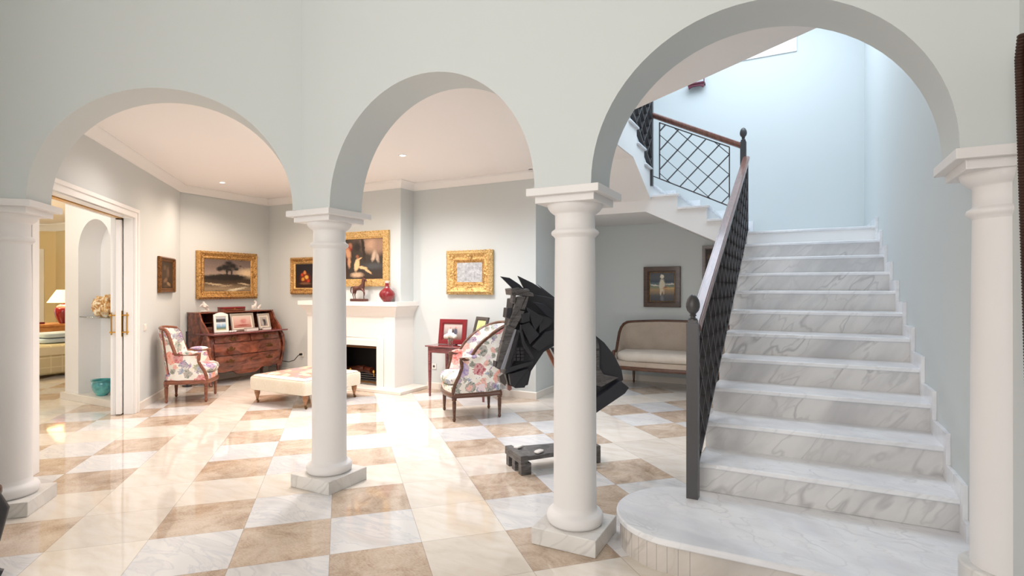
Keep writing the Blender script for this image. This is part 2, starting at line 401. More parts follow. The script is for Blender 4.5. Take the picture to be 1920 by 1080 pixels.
# right wall (hall and stairs), back wall with its high window, side walls
struct(MB().box(UW, -4.2, 0, UW + .2, VB + .2, 5.6), 'wall_right', 'wall', smooth=False)
wb = MB(); wx0, wx1, wz0, wz1 = -.80, -.10, 4.71, 5.25
wb.box(-3.2, VB, 0, UW, VB + .2, wz0).box(-3.2, VB, wz1, UW, VB + .2, 5.6).box(-3.2, VB, wz0, wx0, VB + .2, wz1).box(wx1, VB, wz0, UW, VB + .2, wz1)
struct(wb, 'wall_back', 'wall', smooth=False)
wf = MB().box(wx0 - .06, VB - .02, wz0 - .06, wx1 + .06, VB + .02, wz0).box(wx0 - .06, VB - .02, wz1, wx1 + .06, VB + .02, wz1 + .06)
wf.box(wx0 - .06, VB - .02, wz0, wx0, VB + .02, wz1).box(wx1, VB - .02, wz0, wx1 + .06, VB + .02, wz1)
w1 = struct(wf, 'window_1', 'trimw', smooth=False)
MB().box(wx0, VB + .05, wz0, wx1, VB + .06, wz1).build('window_pane', 'pane', w1, smooth=False)
struct(MB().box(-3.2, VM, 0, -3.0, VB, 5.6), 'wall_stairwell_left', 'wall', smooth=False)
struct(MB().box(UL - .2, VM, 0, -3.2, VM + .2, 3.3), 'wall_mirror', 'wall', smooth=False)
# landscape wall: from the door-wall corner to the third wall
cb_ = ab(AD, 9.10)
struct(MB().box(UL - .2, cb_.y - .1, 0, UL, VM, 3.3), 'wall_bureau', 'wall', smooth=False)
# door wall on the canted axis with a wide sliding doorway
def canted_box(mb, a0, b0, z0, a1, b1, z1):
    q = [ab(a0, b0), ab(a1, b0), ab(a1, b1), ab(a0, b1)]
    return mb.loft([[Vector((p.x, p.y, z0)) for p in q], [Vector((p.x, p.y, z1)) for p in q]])
dw = MB(); A2 = -2.46; DB0, DB1, DZ = 5.14, 7.222, 2.222
canted_box(dw, A2, 2.4, 0, AD, DB0, 3.3); canted_box(dw, A2, DB0, DZ, AD, DB1, 3.3)
canted_box(dw, -2.335, DB1, 0, AD, 9.12, 3.3); canted_box(dw, A2, DB1, 0, -2.41, 7.5, 3.3); canted_box(dw, -2.41, DB1 + .9, 0, -2.335, 9.12, 3.3); canted_box(dw, -2.41, DB1, DZ, -2.335, 9.12, 3.3)
struct(dw, 'wall_door', 'wall', smooth=False)
canted_box(q := MB(), A2, 2.4, 3.3, AD, 4.6, 4.3); struct(q, 'wall_hall_left', 'wall', smooth=False)
# casing round the doorway, its jamb linings and brass track
cs = MB()
canted_box(cs, AD, DB1, 0, AD + .022, DB1 + .10, DZ + .10); canted_box(cs, AD, DB0 - .1, DZ, AD + .022, DB1, DZ + .10); canted_box(cs, AD, DB0 - .10, 0, AD + .022, DB0, DZ)
canted_box(cs, AD + .02, DB1 + .06, 0, AD + .034, DB1 + .10, DZ + .10); canted_box(cs, AD + .02, DB0 - .1, DZ + .06, AD + .034, DB1 + .1, DZ + .10)
canted_box(cs, -2.335, DB1 - .012, 0, AD, DB1, DZ); canted_box(cs, A2, DB1 - .012, 0, -2.41, DB1, DZ)
canted_box(cs, -2.335, DB0, DZ - .012, AD, DB1, DZ); canted_box(cs, A2, DB0, DZ - .012, -2.41, DB1, DZ)
struct(cs, 'trim_door_casing', 'trimw', bevel=.004)
canted_box(q := MB(), -2.40, DB0, DZ - .02, -2.345, DB1, DZ + .0); struct(q, 'trim_door_track', 'brass', smooth=False)
# sliding door leaf, mostly inside the wall
canted_box(q := MB(), -2.398, DB1 - .05, .012, -2.347, DB1 + .85, DZ - .03)
door = struct(q, 'door_1', 'trimw', bevel=.003)
def pull(sa):
    mb = MB(); b0 = DB1 - .025; a0 = -2.347 if sa > 0 else -2.398
    for zz in (.93, 1.12): mb.tube([ab(a0 + .001 * sa, b0, zz), ab(a0 + .055 * sa, b0, zz)], .007, 10); mb.ell(ab(a0 + .058 * sa, b0, zz), .011, .011, .011, 10, 6)
    mb.tube([ab(a0 + .05 * sa, b0, .90), ab(a0 + .05 * sa, b0, 1.15)], .006, 10)
    q = ab(a0 + .002 * sa, b0, 1.02); 
    canted_box(mb, a0, b0 - .018, .88, a0 + .003 * sa, b0 + .018, 1.17)
    mb.build('door_pull', 'brass', door)
pull(1); pull(-1)

# ceilings
def poly_slab(name, pts, z0, z1, m, seams=None):
    mb = MB(); mb.prism([(p[0], p[1], z0) for p in pts], (0, 0, z1 - z0)); return struct(mb, name, m, smooth=False)
c1 = ab(AD - .1, 4.4)
poly_slab('ceiling', [(-3.2, 2.98), (UW, 2.98), (UW, 3.17), (-1.71, 4.924), (-1.71, 6.25), (-3.05, 6.25), (-3.05, VM + .05), (UL - .1, VM + .05), (UL - .1, 4.8), (c1.x, c1.y), (-3.35, 2.95)][::-1], ZC, 3.3, 'ceil')
struct(MB().box(-7, -4.2, 4.3, UW + .2, 3.06, 4.4), 'ceiling_hall', 'ceil', smooth=False)
sk = MB().box(-3.2, 2.76, 5.5, UW + .2, 5.3, 5.6).box(-3.2, 7.9, 5.5, UW + .2, VB + .2, 5.6).box(-3.2, 5.3, 5.5, -1.7, 7.9, 5.6).box(.5, 5.3, 5.5, UW + .2, 7.9, 5.6)
struct(sk, 'ceiling_stairwell', 'ceil', smooth=False)
struct(MB().box(-3.2, 2.76, 3.3, -3.0, VM, 5.6), 'wall_gallery', 'wall', smooth=False)
struct(MB().box(-3.0, 2.8, 4.4, UW, 3.0, 5.6), 'wall_gallery_front', 'wall', smooth=False)
# far side of the hall (behind the photographer): rear wall with three tall windows, left wall
hr = MB()
hr.box(-7, -4.2, 0, UW, -4, .5).box(-7, -4.2, 3.4, UW, -4, 4.3)
for u0, u1 in ((-7, -5.2), (-3.9, -3.3), (-2, -1.4), (-.1, UW)): hr.box(u0, -4.2, .5, u1, -4, 3.4)
struct(hr, 'wall_hall_rear', 'wall', smooth=False)
struct(MB().box(-7.2, -4.2, 0, -7, .2, 4.4), 'wall_hall_far', 'wall', smooth=False)

# cornice along the sitting room walls (mitred sweep)
def sweep(mb, path, prof, closed=False):
    """path: 2D points walked with the room on the left; prof: (out, z) points"""
    n = len(path); rings = []
    for i in range(n):
        p = Vector(path[i]); 
        def nrm(a, b): d = (Vector(b) - Vector(a)).normalized(); return Vector((-d.y, d.x))
        if closed or 0 < i < n - 1:
            n1 = nrm(path[i - 1], path[i]); n2 = nrm(path[i], path[(i + 1) % n]); m_ = (n1 + n2); m_ = m_ / max(.2, m_.dot(n1)) 
        else: m_ = nrm(path[0], path[1]) if i == 0 else nrm(path[-2], path[-1])
        rings.append([Vector((p.x + m_.x * q[0], p.y + m_.y * q[0], q[1])) for q in prof])
    if closed: rings.append(rings[0])
    return mb.loft(rings, close=True, cap=not closed)
BU0, BU1, BV = -6.65, -4.955, 6.09      # chimney breast
d0 = ab(AD, 4.46); dj = ab(AD, DB0 - .1); dk = ab(AD, DB1 + .1)
walls_path = [(-3.0, VM + .12), (-3.0, VM), (BU1, VM), (BU1, BV), (BU0, BV), (BU0, VM), (UL, VM), (cb_.x, cb_.y), (d0.x, d0.y)]
corn = [(0, ZC - .10), (.012, ZC - .10), (.018, ZC - .082), (.03, ZC - .07), (.045, ZC - .05), (.07, ZC - .03), (.078, ZC - .018), (.095, ZC - .012), (.095, ZC), (0, ZC)]
struct(sweep(MB(), walls_path, corn), 'trim_cornice', 'trimw', ang=50)
base = [(0, 0), (.016, 0), (.016, .085), (.010, .092), (0, .092)]
struct(sweep(MB(), [(-3.0, VB), (-3.0, VM), (-4.7, VM)], base), 'baseboard_mirror_wall', 'basew')
struct(sweep(MB(), [(BU0 - .1, VM), (UL, VM), (cb_.x, cb_.y), (dk.x, dk.y)], base), 'baseboard_bureau_wall', 'basew')
struct(sweep(MB(), [(-.6, VB), (-3.0, VB)], base), 'baseboard_back', 'basew')
struct(sweep(MB(), [(UW, -3.9), (UW, 2.6)], base), 'baseboard_hall', 'basew')

# chimney breast
struct(MB().box(BU0, BV, 1.1, BU1, VM, 3.3), 'wall_chimney_breast', 'wall', smooth=False)

# ================================================================ COLUMNS
def column(loc, rz, label, half=False, nm='column', d=0):
    t = thing(nm, label, 'column', (loc[0], loc[1], 0), rz)
    MB().box(-.187, -.187, 0, .187, .187, .093).build('plinth', 'plinth_marble', t, bevel=.004)
    MB().lathe([(.125, .093), (.150, .096), (.158, .11), (.161, .128), (.158, .146), (.148, .160), (.132, .166), (.124, .176), (.1215, .20)], seg=48).build('torus_base', 'colw', t, ang=60)
    MB().lathe([(.1215, .19), (.121, .6), (.119, 1.1), (.116, 1.5), (.1135, 1.71)], seg=48).build('shaft', 'colw', t)
    MB().lathe([(.1135, 1.705), (.118, 1.712), (.122, 1.718), (.132, 1.724), (.136, 1.735), (.132, 1.746), (.122, 1.752), (.1135, 1.76), (.1135, 1.835), (.118, 1.842), (.128, 1.848), (.142, 1.86), (.153, 1.876), (.158, 1.893), (.158, 1.897)], seg=48).build('necking', 'colw', t, ang=50)
    cp = MB().box(-.172, -.172, 1.893, .172, .172, 1.933).box(-.21, -.21, 1.931, .21, .21, 1.973)
    cp.build('capital', 'colw', t, bevel=.003)
    return t
column((-1.138, 2.945), 0, 'white column between the two straight arches, its marble plinth touching the curved step')
column((-3.045, 2.935), 0, 'white column with crease above it, standing nearest the ottoman')
column((-4.515, 1.625), R_(45), 'leftmost white column beside the sliding doorway')
# engaged column by the stairs with a round marble foot
t = column((.755, 2.94), 0, 'half column against the right wall at the foot of the stairs')
for ch in [q for q in bpy.data.objects if q.parent == t and q.name.startswith(('plinth', 'torus'))]: bpy.data.objects.remove(ch)
MB().lathe([(.16, .176), (.16, .268), (.153, .275), (.1, .275)], seg=48).build('foot_ring', 'plinth_marble', t)
MB().lathe([(.1215, 0), (.1215, .3)], seg=48).build('shaft_foot', 'colw', t)

# ================================================================ STAIRS
UE = -.565                       # open edge of the first flight
st = thing('marble_staircase', 'white and grey veined marble staircase with rounded bottom step, turning left at a landing', 'staircase', (0, 0, 0))
rise, run, n0v, n0z = .1746, .3555, 3.518, .352
# bottom step: D shape
def dshape(r, front, back, ulim=UW):
    cx, cy = UE - .01, (front + back) / 2 + .0; ry = (back - front) / 2; pts = [(ulim, front), (cx, front)]
    for k in range(1, 24):
        tt = -math.pi / 2 - math.pi * k / 24; pts.append((cx + r * math.cos(tt), cy + ry * math.sin(tt)))
    pts += [(cx, back), (ulim, back)]
    return pts
rr = MB(); rr.prism([(p[0], p[1], 0) for p in dshape(.338, 2.785, 3.46)], (0, 0, .142)); r0 = rr.build('curved_riser', 'strip_marble', st, ang=50)
MB().prism([(p[0], p[1], .141) for p in dshape(.365, 2.757, 3.56)], (0, 0, .035)).build('tread', 'marble', st, bevel=.008, ang=50)
for k in range(11):
    v, z = n0v + run * k, n0z + rise * k
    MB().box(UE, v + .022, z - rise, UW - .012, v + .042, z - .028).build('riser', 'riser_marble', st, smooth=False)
    dep = run + .03 if k < 10 else VB - v
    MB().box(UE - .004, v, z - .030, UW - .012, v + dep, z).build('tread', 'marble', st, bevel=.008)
ZL = n0z + rise * 10; VL = n0v + run * 10
# body under the flight, landing, second flight, second landing, third flight
nose = lambda v: n0z + (v - n0v) * rise / run
bd = MB()
prof = [(3.56, 0), (VL + .04, 0), (VL + .04, ZL - .03)]
for k in range(10, -1, -1):
    v, z = n0v + run * k, n0z + rise * k
    prof += [(v + .035, z - .031), (v + .035, z - rise - .031)] if k else [(v + .035, z - .031)]
bd.prism([(UE + .005, p[0], p[1]) for p in prof], (UW - .02 - UE, 0, 0))
bd.build('flight_body', 'white', st, smooth=False)
MB().box(UE - .03, VL + .01, ZL - .26, UW - .0, VB - .002, ZL - .031).build('landing_slab', 'white', st, smooth=False)
V2 = 7.10; U2 = [-.63 - .355 * k for k in range(4)]      # noses of the second flight
Z2 = [ZL + rise * (k + 1) for k in range(4)]
s2 = [(UE - .02, ZL - .26), (UE - .02, ZL - .031)]
for k in range(4): s2 += [(U2[k] - .03, Z2[k] - rise - .001), (U2[k] - .03, Z2[k] - .031)]
s2 += [(-2.998, Z2[3] - .031), (-2.998, 2.414), (-1.77, 2.414)]
MB().prism([(p[0], V2, p[1]) for p in s2], (0, VB - V2 - .004, 0)).build('flight_body', 'white', st, smooth=False)
for k in range(4):
    u1 = U2[k]; u0 = U2[k + 1] - .03 if k < 3 else -2.998
    MB().box(u0, V2 - .025, Z2[k] - .032, u1, VB - .004, Z2[k]).build('tread', 'marble', st, bevel=.006)
U3 = -1.70
zt = lambda k: Z2[3] + rise * (k + 1)

NS3 = 6
s3 = [(V2, 2.56), (6.25, 2.935), (4.92, 2.935), (4.92, zt(NS3 - 1) - .031)]
for k in range(NS3 - 1, -1, -1):
    if k < NS3 - 1: s3.append((V2 - .35 * (k + 1), zt(k) - .031))
    s3 += [(V2 - .35 * k, zt(k) - .031)]
s3.append((V2, Z2[3] - .031))
MB().prism([(U3, p[0], p[1]) for p in s3], (-1.295, 0, 0)).build('flight_body', 'white', st, smooth=False)
for k in range(NS3):
    v1 = V2 - .35 * k + .025; v0 = V2 - .35 * (k + 1) if k < NS3 - 1 else 4.92
    MB().box(-2.995, v0, zt(k) - .032, U3 + .03, v1, zt(k)).build('tread', 'marble', st, bevel=.012)
# stepped skirting on the walls
def stepped(name, pts3, ext): struct(MB().prism(pts3, ext), name, 'marble', smooth=False)
pt_ = [(3.40, .176), (3.40, .262)]
pt_ = [(3.40, .17), (3.40, .27), (n0v - .05, .27)]
for k in range(11):
    v, z = n0v + run * k, n0z + rise * k
    pt_ += [(v - .05, z + .088), (v + run - .05 if k < 10 else VB - .001, z + .088)]
pt_ += [(VB - .001, ZL - .02), (VL, ZL - .2), (n0v, .17)]
stepped('trim_stair_skirting', [(UW - .022, p[0], p[1]) for p in pt_], (.0215, 0, 0))
pt_ = [(-.2, ZL - .02), (-.2, ZL + .095), (U2[0] + .05, ZL + .095)]
for k in range(4):
    pt_ += [(U2[k] + .05, Z2[k] + .095), (U2[k + 1] + .05 if k < 3 else -2.99, Z2[k] + .095)]
pt_ += [(-2.99, Z2[3] - .02), (U2[3], Z2[3] - .2), (U2[0], ZL - .02)]
stepped('trim_landing_skirting', [(p[0], VB - .022, p[1]) for p in pt_], (0, .0215, 0))

# ---------------------------------------------------------------- balustrades
def clip_seg(c, sgn, lo, hi, s0, s1):
    """part of the line z = c + sgn (s - s0) between the straight edges lo and hi"""
    a, b = s0, s1
    for fn, up in ((lo, 1), (hi, -1)):
        g0 = up * (c - fn(s0)); g1 = up * (c + sgn * (s1 - s0) - fn(s1))
        if g0 < 0 and g1 < 0: return None
        if g0 * g1 < 0:
            x_ = s0 + (s1 - s0) * g0 / (g0 - g1)
            if g0 < 0: a = max(a, x_)
            else: b = min(b, x_)
    return ((a, c + sgn * (a - s0)), (b, c + sgn * (b - s0))) if b - a > .02 else None
def lattice_panel(parent, P3, side, s0, s1, lo, hi, pitch, depth, th, phase=0., m='iron', z00=0.):
    fr = MB()
    fr.bar(P3(s0, lo(s0)), P3(s1, lo(s1)), depth, th * 1.6, side); fr.bar(P3(s0, hi(s0)), P3(s1, hi(s1)), depth, th * 1.2, side)
    fr.bar(P3(s0, lo(s0)), P3(s0, hi(s0)), depth, th * 1.4, side); fr.bar(P3(s1, lo(s1)), P3(s1, hi(s1)), depth, th * 1.4, side)
    fr.build('panel_frame', m, parent, smooth=False)
    lt = MB(); L = 12
    for sgn in (1, -1):
        for k in range(-60, 60):
            c = z00 + k * pitch + phase; sg = clip_seg(c, sgn, lo, hi, s0, s1)
            # finer resample for the clip
            if not sg: continue
            (a0, b0), (a1, b1) = sg
            if a1 - a0 < .03: continue
            lt.bar(P3(a0, b0), P3(a1, b1), depth, th, side)
    lt.build('lattice', m, parent, smooth=False)
def newel(mb, x, y, z0, z1, w=.033):
    mb.box(x - w, y - w, z0, x + w, y + w, z1 - .018); mb.box(x - w * .78, y - w * .78, z1 - .018, x + w * .78, y + w * .78, z1)
    mb.lathe([(.026, z1), (.026, z1 + .008), (.016, z1 + .014), (.014, z1 + .022), (.022, z1 + .028), (.016, z1 + .036), (.024, z1 + .045), (.034, z1 + .058), (.040, z1 + .078), (.040, z1 + .098), (.034, z1 + .122), (.022, z1 + .142), (.008, z1 + .152), (.001, z1 + .153)], (x, y, 0), 24)
def handrail(parent, p0, p1, side, lift, w=.078):
    """moulded wooden handrail: flat top with rounded nosings"""
    p0, p1 = Vector(p0), Vector(p1); t_ = (p1 - p0).normalized(); a = Vector(side); b = Vector((0, 0, 1))
    pr = [(-.5, .0), (-.5, .018), (-.44, .03), (-.36, .028), (-.3, .036), (.3, .036), (.36, .028), (.44, .03), (.5, .018), (.5, .0), (.42, -.012), (.30, -.022), (.30, -.036), (-.30, -.036), (-.30, -.022), (-.42, -.012)]
    mb = MB(); mb.loft([[p + a * (q[0] * w) + b * (q[1] + lift) for q in pr] for p in (p0, p1)])
    mb.build('handrail', 'railwood', parent, ang=25)

b1 = thing('stair_balustrade', 'dark lattice balustrade of the first flight with pointed ball newel and wooden handrail', 'balustrade', (UE, 3.40, .176))
off = Vector((UE, 3.40, .176))
nm = MB(); newel(nm, 0, 0, 0, 1.232 - .176); nm.build('newel_post', 'iron', b1)
P1 = lambda s, z: Vector((0, s - 3.40, z - .176))
nz = lambda s: n0z + (s - n0v) * rise / run
lattice_panel(b1, P1, (1, 0, 0), 3.47, V2 - .06, lambda s: nz(s) + .035, lambda s: nz(s) + .80, .245, .05, .008)
handrail(b1, P1(3.44, nz(3.44) + .86), P1(V2 - .03, nz(V2 - .03) + .86), (1, 0, 0), 0)
b2 = thing('stair_balustrade', 'lattice balustrade of the short upper flight beyond the landing, seen square on', 'balustrade', (UE - .035, V2, ZL))
o2 = Vector((UE - .035, V2, ZL))
nm = MB(); newel(nm, 0, 0, -.2, 3.19 - ZL); nm.build('newel_post', 'iron', b2)
P2 = lambda s, z: Vector((-s, 0, z - ZL))          # s grows to the left
nz2 = lambda s: Z2[0] + (s - (.63 - .60)) * rise / .355
lattice_panel(b2, P2, (0, 1, 0), .155, .99, lambda s: nz2(s) + .08, lambda s: nz2(s) + .795, .245, .035, .008, .06, z00=2.0)
MB().bar(P2(.99, nz2(.99) + .08), P2(1.08, nz2(1.08) + .08), .012, .012, (0, 1, 0)).build('panel_stay', 'iron', b2, smooth=False)
MB().bar(P2(.0, nz2(.0) + .08), P2(.16, nz2(.16) + .08), .012, .012, (0, 1, 0)).build('panel_stay', 'iron', b2, smooth=False)
handrail(b2, P2(.03, nz2(.03) + .86), P2(1.08, nz2(1.08) + .86), (0, 1, 0), 0)
b3 = thing('stair_balustrade', 'lattice balustrade climbing the topmost flight at the upper left of the stairwell', 'balustrade', (U3 + .0, V2 - .02, Z2[3]))
nm = MB(); newel(nm, 0, 0, -.06, 1.2, .03); nm.build('newel_post', 'iron', b3)
P3_ = lambda s, z: Vector((.0, -s, z - Z2[3]))
nz3 = lambda s: zt(0) + s * rise / .35
lattice_panel(b3, P3_, (1, 0, 0), .04, 1.5, lambda s: nz3(s) + .02 - .03, lambda s: nz3(s) + .82, .245, .05, .01, .05, z00=2.8)
handrail(b3, P3_(.03, nz3(.03) + .88), P3_(1.5, nz3(1.5) + .88), (1, 0, 0), 0)

# ================================================================ SCREEN-RIGHT WALL PIECE
wk = thing('wicker_frame', 'tall dark ribbed wicker edge leaning on the right hall wall, cut by the picture edge', 'mirror frame', (UW - .03, 2.2, .3))
mb = MB(); n_ = 190
for k in range(n_):
    f = k / (n_ - 1); z = .02 + 2.0 * f
    mb.lathe([(.011, -.0065), (.015, -.003), (.016, .0), (.015, .003), (.011, .0065)], (-.008, .24 + .17 * f - (max(0, f - .965) * .9), z), 12)
mb.build('ribbed_edge', 'wicker', wk)
MB().prism([(.0, -.5, .02), (.0, .235, .02), (.0, .40, 1.94), (.0, .36, 2.03), (.0, -.33, 2.03)], (.02, 0, 0)).build('back_panel', 'wicker', wk, bevel=.003)

# ================================================================ FRAMES
def framed(name, label, cat, c, rz, w, h, fw, dep, fm, pm, tilt=0., inner=None, prof='carved', group=None, orn=False, mount=0.):
    """picture whose local -Y faces the room; c is the centre of its back"""
    t = thing(name, label, cat, c, rz, group)
    if tilt: t.rotation_euler = (R_(-tilt), 0, rz)
    pr = {'carved': [(0, 0), (0, -.5), (.12, -.85), (.25, -1), (.4, -.8), (.6, -.55), (.78, -.62), (.9, -.45), (1, -.3), (1, 0)],
          'flat': [(0, 0), (0, -.9), (.06, -1), (.75, -1), (.82, -.75), (.94, -.75), (1, -.5), (1, 0)]}[prof]
    mb = MB(); rings = []
    for (sx, sz) in ((-1, -1), (1, -1), (1, 1), (-1, 1), (-1, -1)):
        rings.append([Vector((sx * (w / 2 - q[0] * fw), q[1] * dep, sz * (h / 2 - q[0] * fw))) for q in pr])
    mb.loft(rings, close=True, cap=False); fmb = mb
    if inner:
        mb = MB(); rings = []
        for (sx, sz) in ((-1, -1), (1, -1), (1, 1), (-1, 1), (-1, -1)):
            rings.append([Vector((sx * (w / 2 - fw * q[0]), q[1] * dep, sz * (h / 2 - fw * q[0]))) for q in ((.8, -.1), (.8, -.66), (.86, -.7), (1.12, -.3), (1.12, -.1))])
        mb.loft(rings, close=True, cap=False); mb.build('inner_slip', inner, t, ang=30)
    if orn:    # carved leaf bosses at the corners and mid-sides
        mb = fmb
        for sx in (-1, 0, 1):
            for sz in (-1, 0, 1):
                if sx == sz == 0: continue
                x_, z_ = sx * (w / 2 - fw * .42), sz * (h / 2 - fw * .42)
                for q in range(7):
                    an = q / 7 * 6.283; rr_ = fw * .3
                    mb.ell((x_ + rr_ * math.cos(an), -dep * .66, z_ + rr_ * math.sin(an)), fw * .15, dep * .2, fw * .15, 8, 6)
                mb.ell((x_, -dep * .72, z_), fw * .16, dep * .22, fw * .16, 8, 6)
        for q in range(int(2 * (w + h) / (fw * .45))):
            L = q * fw * .45; x_ = z_ = None
            if L < w: x_, z_ = -w / 2 + L, h / 2
            elif L < w + h: x_, z_ = w / 2, h / 2 - (L - w)
            elif L < 2 * w + h: x_, z_ = w / 2 - (L - w - h), -h / 2
            else: x_, z_ = -w / 2, -h / 2 + (L - 2 * w - h)
            k_ = fw * .08; x_ = max(-w / 2 + k_, min(w / 2 - k_, x_)); z_ = max(-h / 2 + k_, min(h / 2 - k_, z_))
            mb.ell((x_, -dep * .5, z_), fw * .13, dep * .18, fw * .13, 6, 4)
    fmb.build('frame', fm, t, ang=30)
    ix, iz = w / 2 - fw * .96, h / 2 - fw * .96
    if mount:
        MB().box(-ix, -dep * .28, -iz, ix, -dep * .2, iz).build('mount', 'paper', t, smooth=False)
        ix -= mount; iz -= mount
    cv = MB().box(-ix, -dep * .36, -iz, ix, -dep * .1, iz).build('picture', pm, t, smooth=False)
    return t
dk_ = rgb
pm_land = picture('oil_landscape', [(0, dk_(60, 48, 38)), (.18, dk_(150, 130, 104)), (.32, dk_(70, 56, 44)), (.46, dk_(52, 44, 38)), (.5, dk_(160, 142, 128)), (.68, dk_(126, 110, 102)), (1, dk_(88, 76, 72))],
    [(.78, .12, .36, .2, 0, dk_(222, 196, 160), .6), (-.05, -.08, .8, .15, 0, dk_(40, 36, 32), .25), (-.05, .14, .03, .2, 0, dk_(36, 32, 30), .3), (.12, .14, .025, .2, 6, dk_(36, 32, 30), .3), (-.1, .4, .2, .13, 10, dk_(36, 34, 32), .45), (-.3, .3, .12, .1, 0, dk_(38, 36, 34), .5), (.16, .46, .16, .12, -12, dk_(34, 34, 32), .45), (.02, .6, .14, .09, 0, dk_(38, 36, 34), .5), (.3, .32, .1, .07, 0, dk_(40, 38, 36), .5), (.02, .28, .16, .07, 0, dk_(38, 36, 34), .5),
     (.5, .75, .06, .04, 20, dk_(60, 52, 48), .4), (.45, .48, .05, .03, 10, dk_(60, 52, 48), .4), (.3, -.66, .36, .05, 14, dk_(216, 204, 176), .5), (.6, -.4, .2, .04, -10, dk_(200, 180, 148), .5), (-.5, -.42, .34, .04, -8, dk_(186, 166, 134), .5), (-.1, -.5, .2, .03, 8, dk_(176, 156, 126), .5), (-.4, -.85, .5, .1, 0, dk_(56, 44, 34), .4)], .92, .66, .045, 9.)
framed('painting', 'wide landscape painting in carved gilt frame above the writing bureau', 'painting', (UL + .004, 5.615, 1.625), R_(90), 1.03, .735, .125, .07, 'gilt', pm_land, orn=True)
pm_dark = picture('oil_still_life_dark', [(0, dk_(44, 34, 26)), (.5, dk_(66, 52, 42)), (1, dk_(48, 38, 30))],
    [(-.2, -.35, .3, .14, 20, dk_(120, 92, 68), .4), (.2, .2, .2, .3, 0, dk_(104, 80, 62), .5), (-.3, .5, .2, .16, 0, dk_(96, 76, 56), .5), (.3, -.6, .3, .1, -15, dk_(150, 120, 88), .4), (-.1, -.75, .4, .08, 0, dk_(84, 60, 42), .4)], .56, .4, .08)
p_ = ab(AD, 8.40, 1.600)
framed('painting', 'small dark painting in brown wooden frame beside the sliding doorway', 'painting', (p_.x + .003, p_.y + .003, p_.z), R_(135), .66, .475, .065, .045, 'gilt_dark', pm_dark)
pm_fl = picture('oil_still_life_fruit', [(0, dk_(52, 32, 24)), (.6, dk_(40, 34, 38)), (1, dk_(36, 34, 40))],
    [(0, -.2, .5, .4, 0, dk_(120, 44, 26), .4), (-.25, -.3, .16, .16, 0, dk_(214, 150, 60), .3), (.15, -.1, .18, .18, 0, dk_(226, 172, 88), .3), (.35, -.45, .16, .14, 0, dk_(190, 60, 36), .3), (-.05, .3, .16, .16, 0, dk_(206, 128, 70), .3), (-.35, .1, .12, .14, 0, dk_(200, 70, 40), .3), (0, -.68, .6, .1, 0, dk_(120, 84, 60), .3)], .42, .36, .08)
framed('painting', 'small still life in bright gilt frame on the wall just right of the bureau', 'painting', (-7.13, VM - .004, 1.625), 0, .66, .60, .10, .06, 'gilt', pm_fl, inner='gilt_light', orn=True)
pm_big = picture('oil_figures', [(0, dk_(66, 52, 44)), (.3, dk_(60, 56, 54)), (.6, dk_(64, 56, 50)), (1, dk_(92, 76, 66))],
    [(.55, .6, .34, .3, 0, dk_(190, 156, 132), .6), (.85, .55, .2, .3, 0, dk_(160, 130, 112), .6), (-.62, .2, .42, .9, 0, dk_(44, 36, 32), .4), (.22, .5, .06, .55, 6, dk_(50, 40, 34), .4), (0, .5, .16, .2, 0, dk_(48, 42, 38), .5), (.62, .12, .07, .22, -12, dk_(196, 172, 150), .4), (.76, .04, .06, .2, 12, dk_(180, 158, 140), .4), (.6, -.3, .34, .12, 0, dk_(78, 80, 82), .5),
     (-.30, .56, .10, .12, 0, dk_(170, 120, 92), .4), (-.42, .42, .18, .16, 30, dk_(150, 44, 36), .4), (-.55, .12, .08, .22, 20, dk_(136, 42, 38), .4), (-.36, .26, .10, .22, 12, dk_(196, 150, 116), .35), (-.32, -.14, .06, .22, 0, dk_(190, 144, 112), .35), (-.02, -.66, .22, .10, 0, dk_(206, 176, 146), .4), (-.02, -.24, .09, .26, -10, dk_(232, 192, 146), .25), (.0, .10, .06, .07, 0, dk_(150, 96, 66), .35), (.10, .02, .09, .03, 30, dk_(226, 184, 138), .4), (.20, -.36, .17, .06, -14, dk_(232, 192, 146), .3), (.40, -.50, .18, .045, -40, dk_(226, 186, 140), .35), (-.7, -.6, .25, .3, 0, dk_(74, 34, 32), .5)], 1.0, .7, .03)
framed('painting', 'large mythological oil painting with seated pale figure, hung above the mantelpiece', 'painting', (-5.74, BV - .003, 1.85), 0, 1.19, .80, .11, .04, 'gilt_light', pm_big, prof='flat')
framed('wall_mirror', 'small cloudy mirror in deep carved gilt frame above the side table', 'mirror', (-3.985, VM - .004, 1.64), 0, .735, .60, .155, .07, 'gilt_light', 'mirror', inner='gilt', orn=True)
pm_beach = picture('oil_beach', [(0, dk_(70, 74, 80)), (.22, dk_(98, 96, 96)), (.4, dk_(176, 148, 112)), (.5, dk_(128, 138, 116)), (.62, dk_(96, 112, 120)), (.66, dk_(64, 74, 84)), (.8, dk_(88, 92, 98)), (1, dk_(80, 82, 88))],
    [(0, .1, .2, .42, 0, dk_(214, 206, 184), .2), (0, .68, .13, .13, 0, dk_(232, 224, 204), .2), (-.1, -.3, .06, .26, 0, dk_(220, 200, 170), .25), (.12, -.3, .05, .2, 0, dk_(200, 180, 150), .25), (.25, -.08, .16, .1, 0, dk_(158, 92, 74), .3), (-.5, .1, .35, .04, -6, dk_(220, 214, 200), .3), (.6, .18, .35, .04, 4, dk_(214, 208, 196), .3), (.5, -.1, .5, .06, 0, dk_(206, 172, 120), .4), (0, -.75, .12, .2, 0, dk_(122, 124, 132), .4)], .42, .46, .04)
framed('painting', 'beach painting of a figure in white in a brown and gold frame above the sofa', 'painting', (-1.845, VB - .004, 1.445), 0, .545, .61, .085, .05, 'darkframe', pm_beach, inner='gilt', prof='flat')
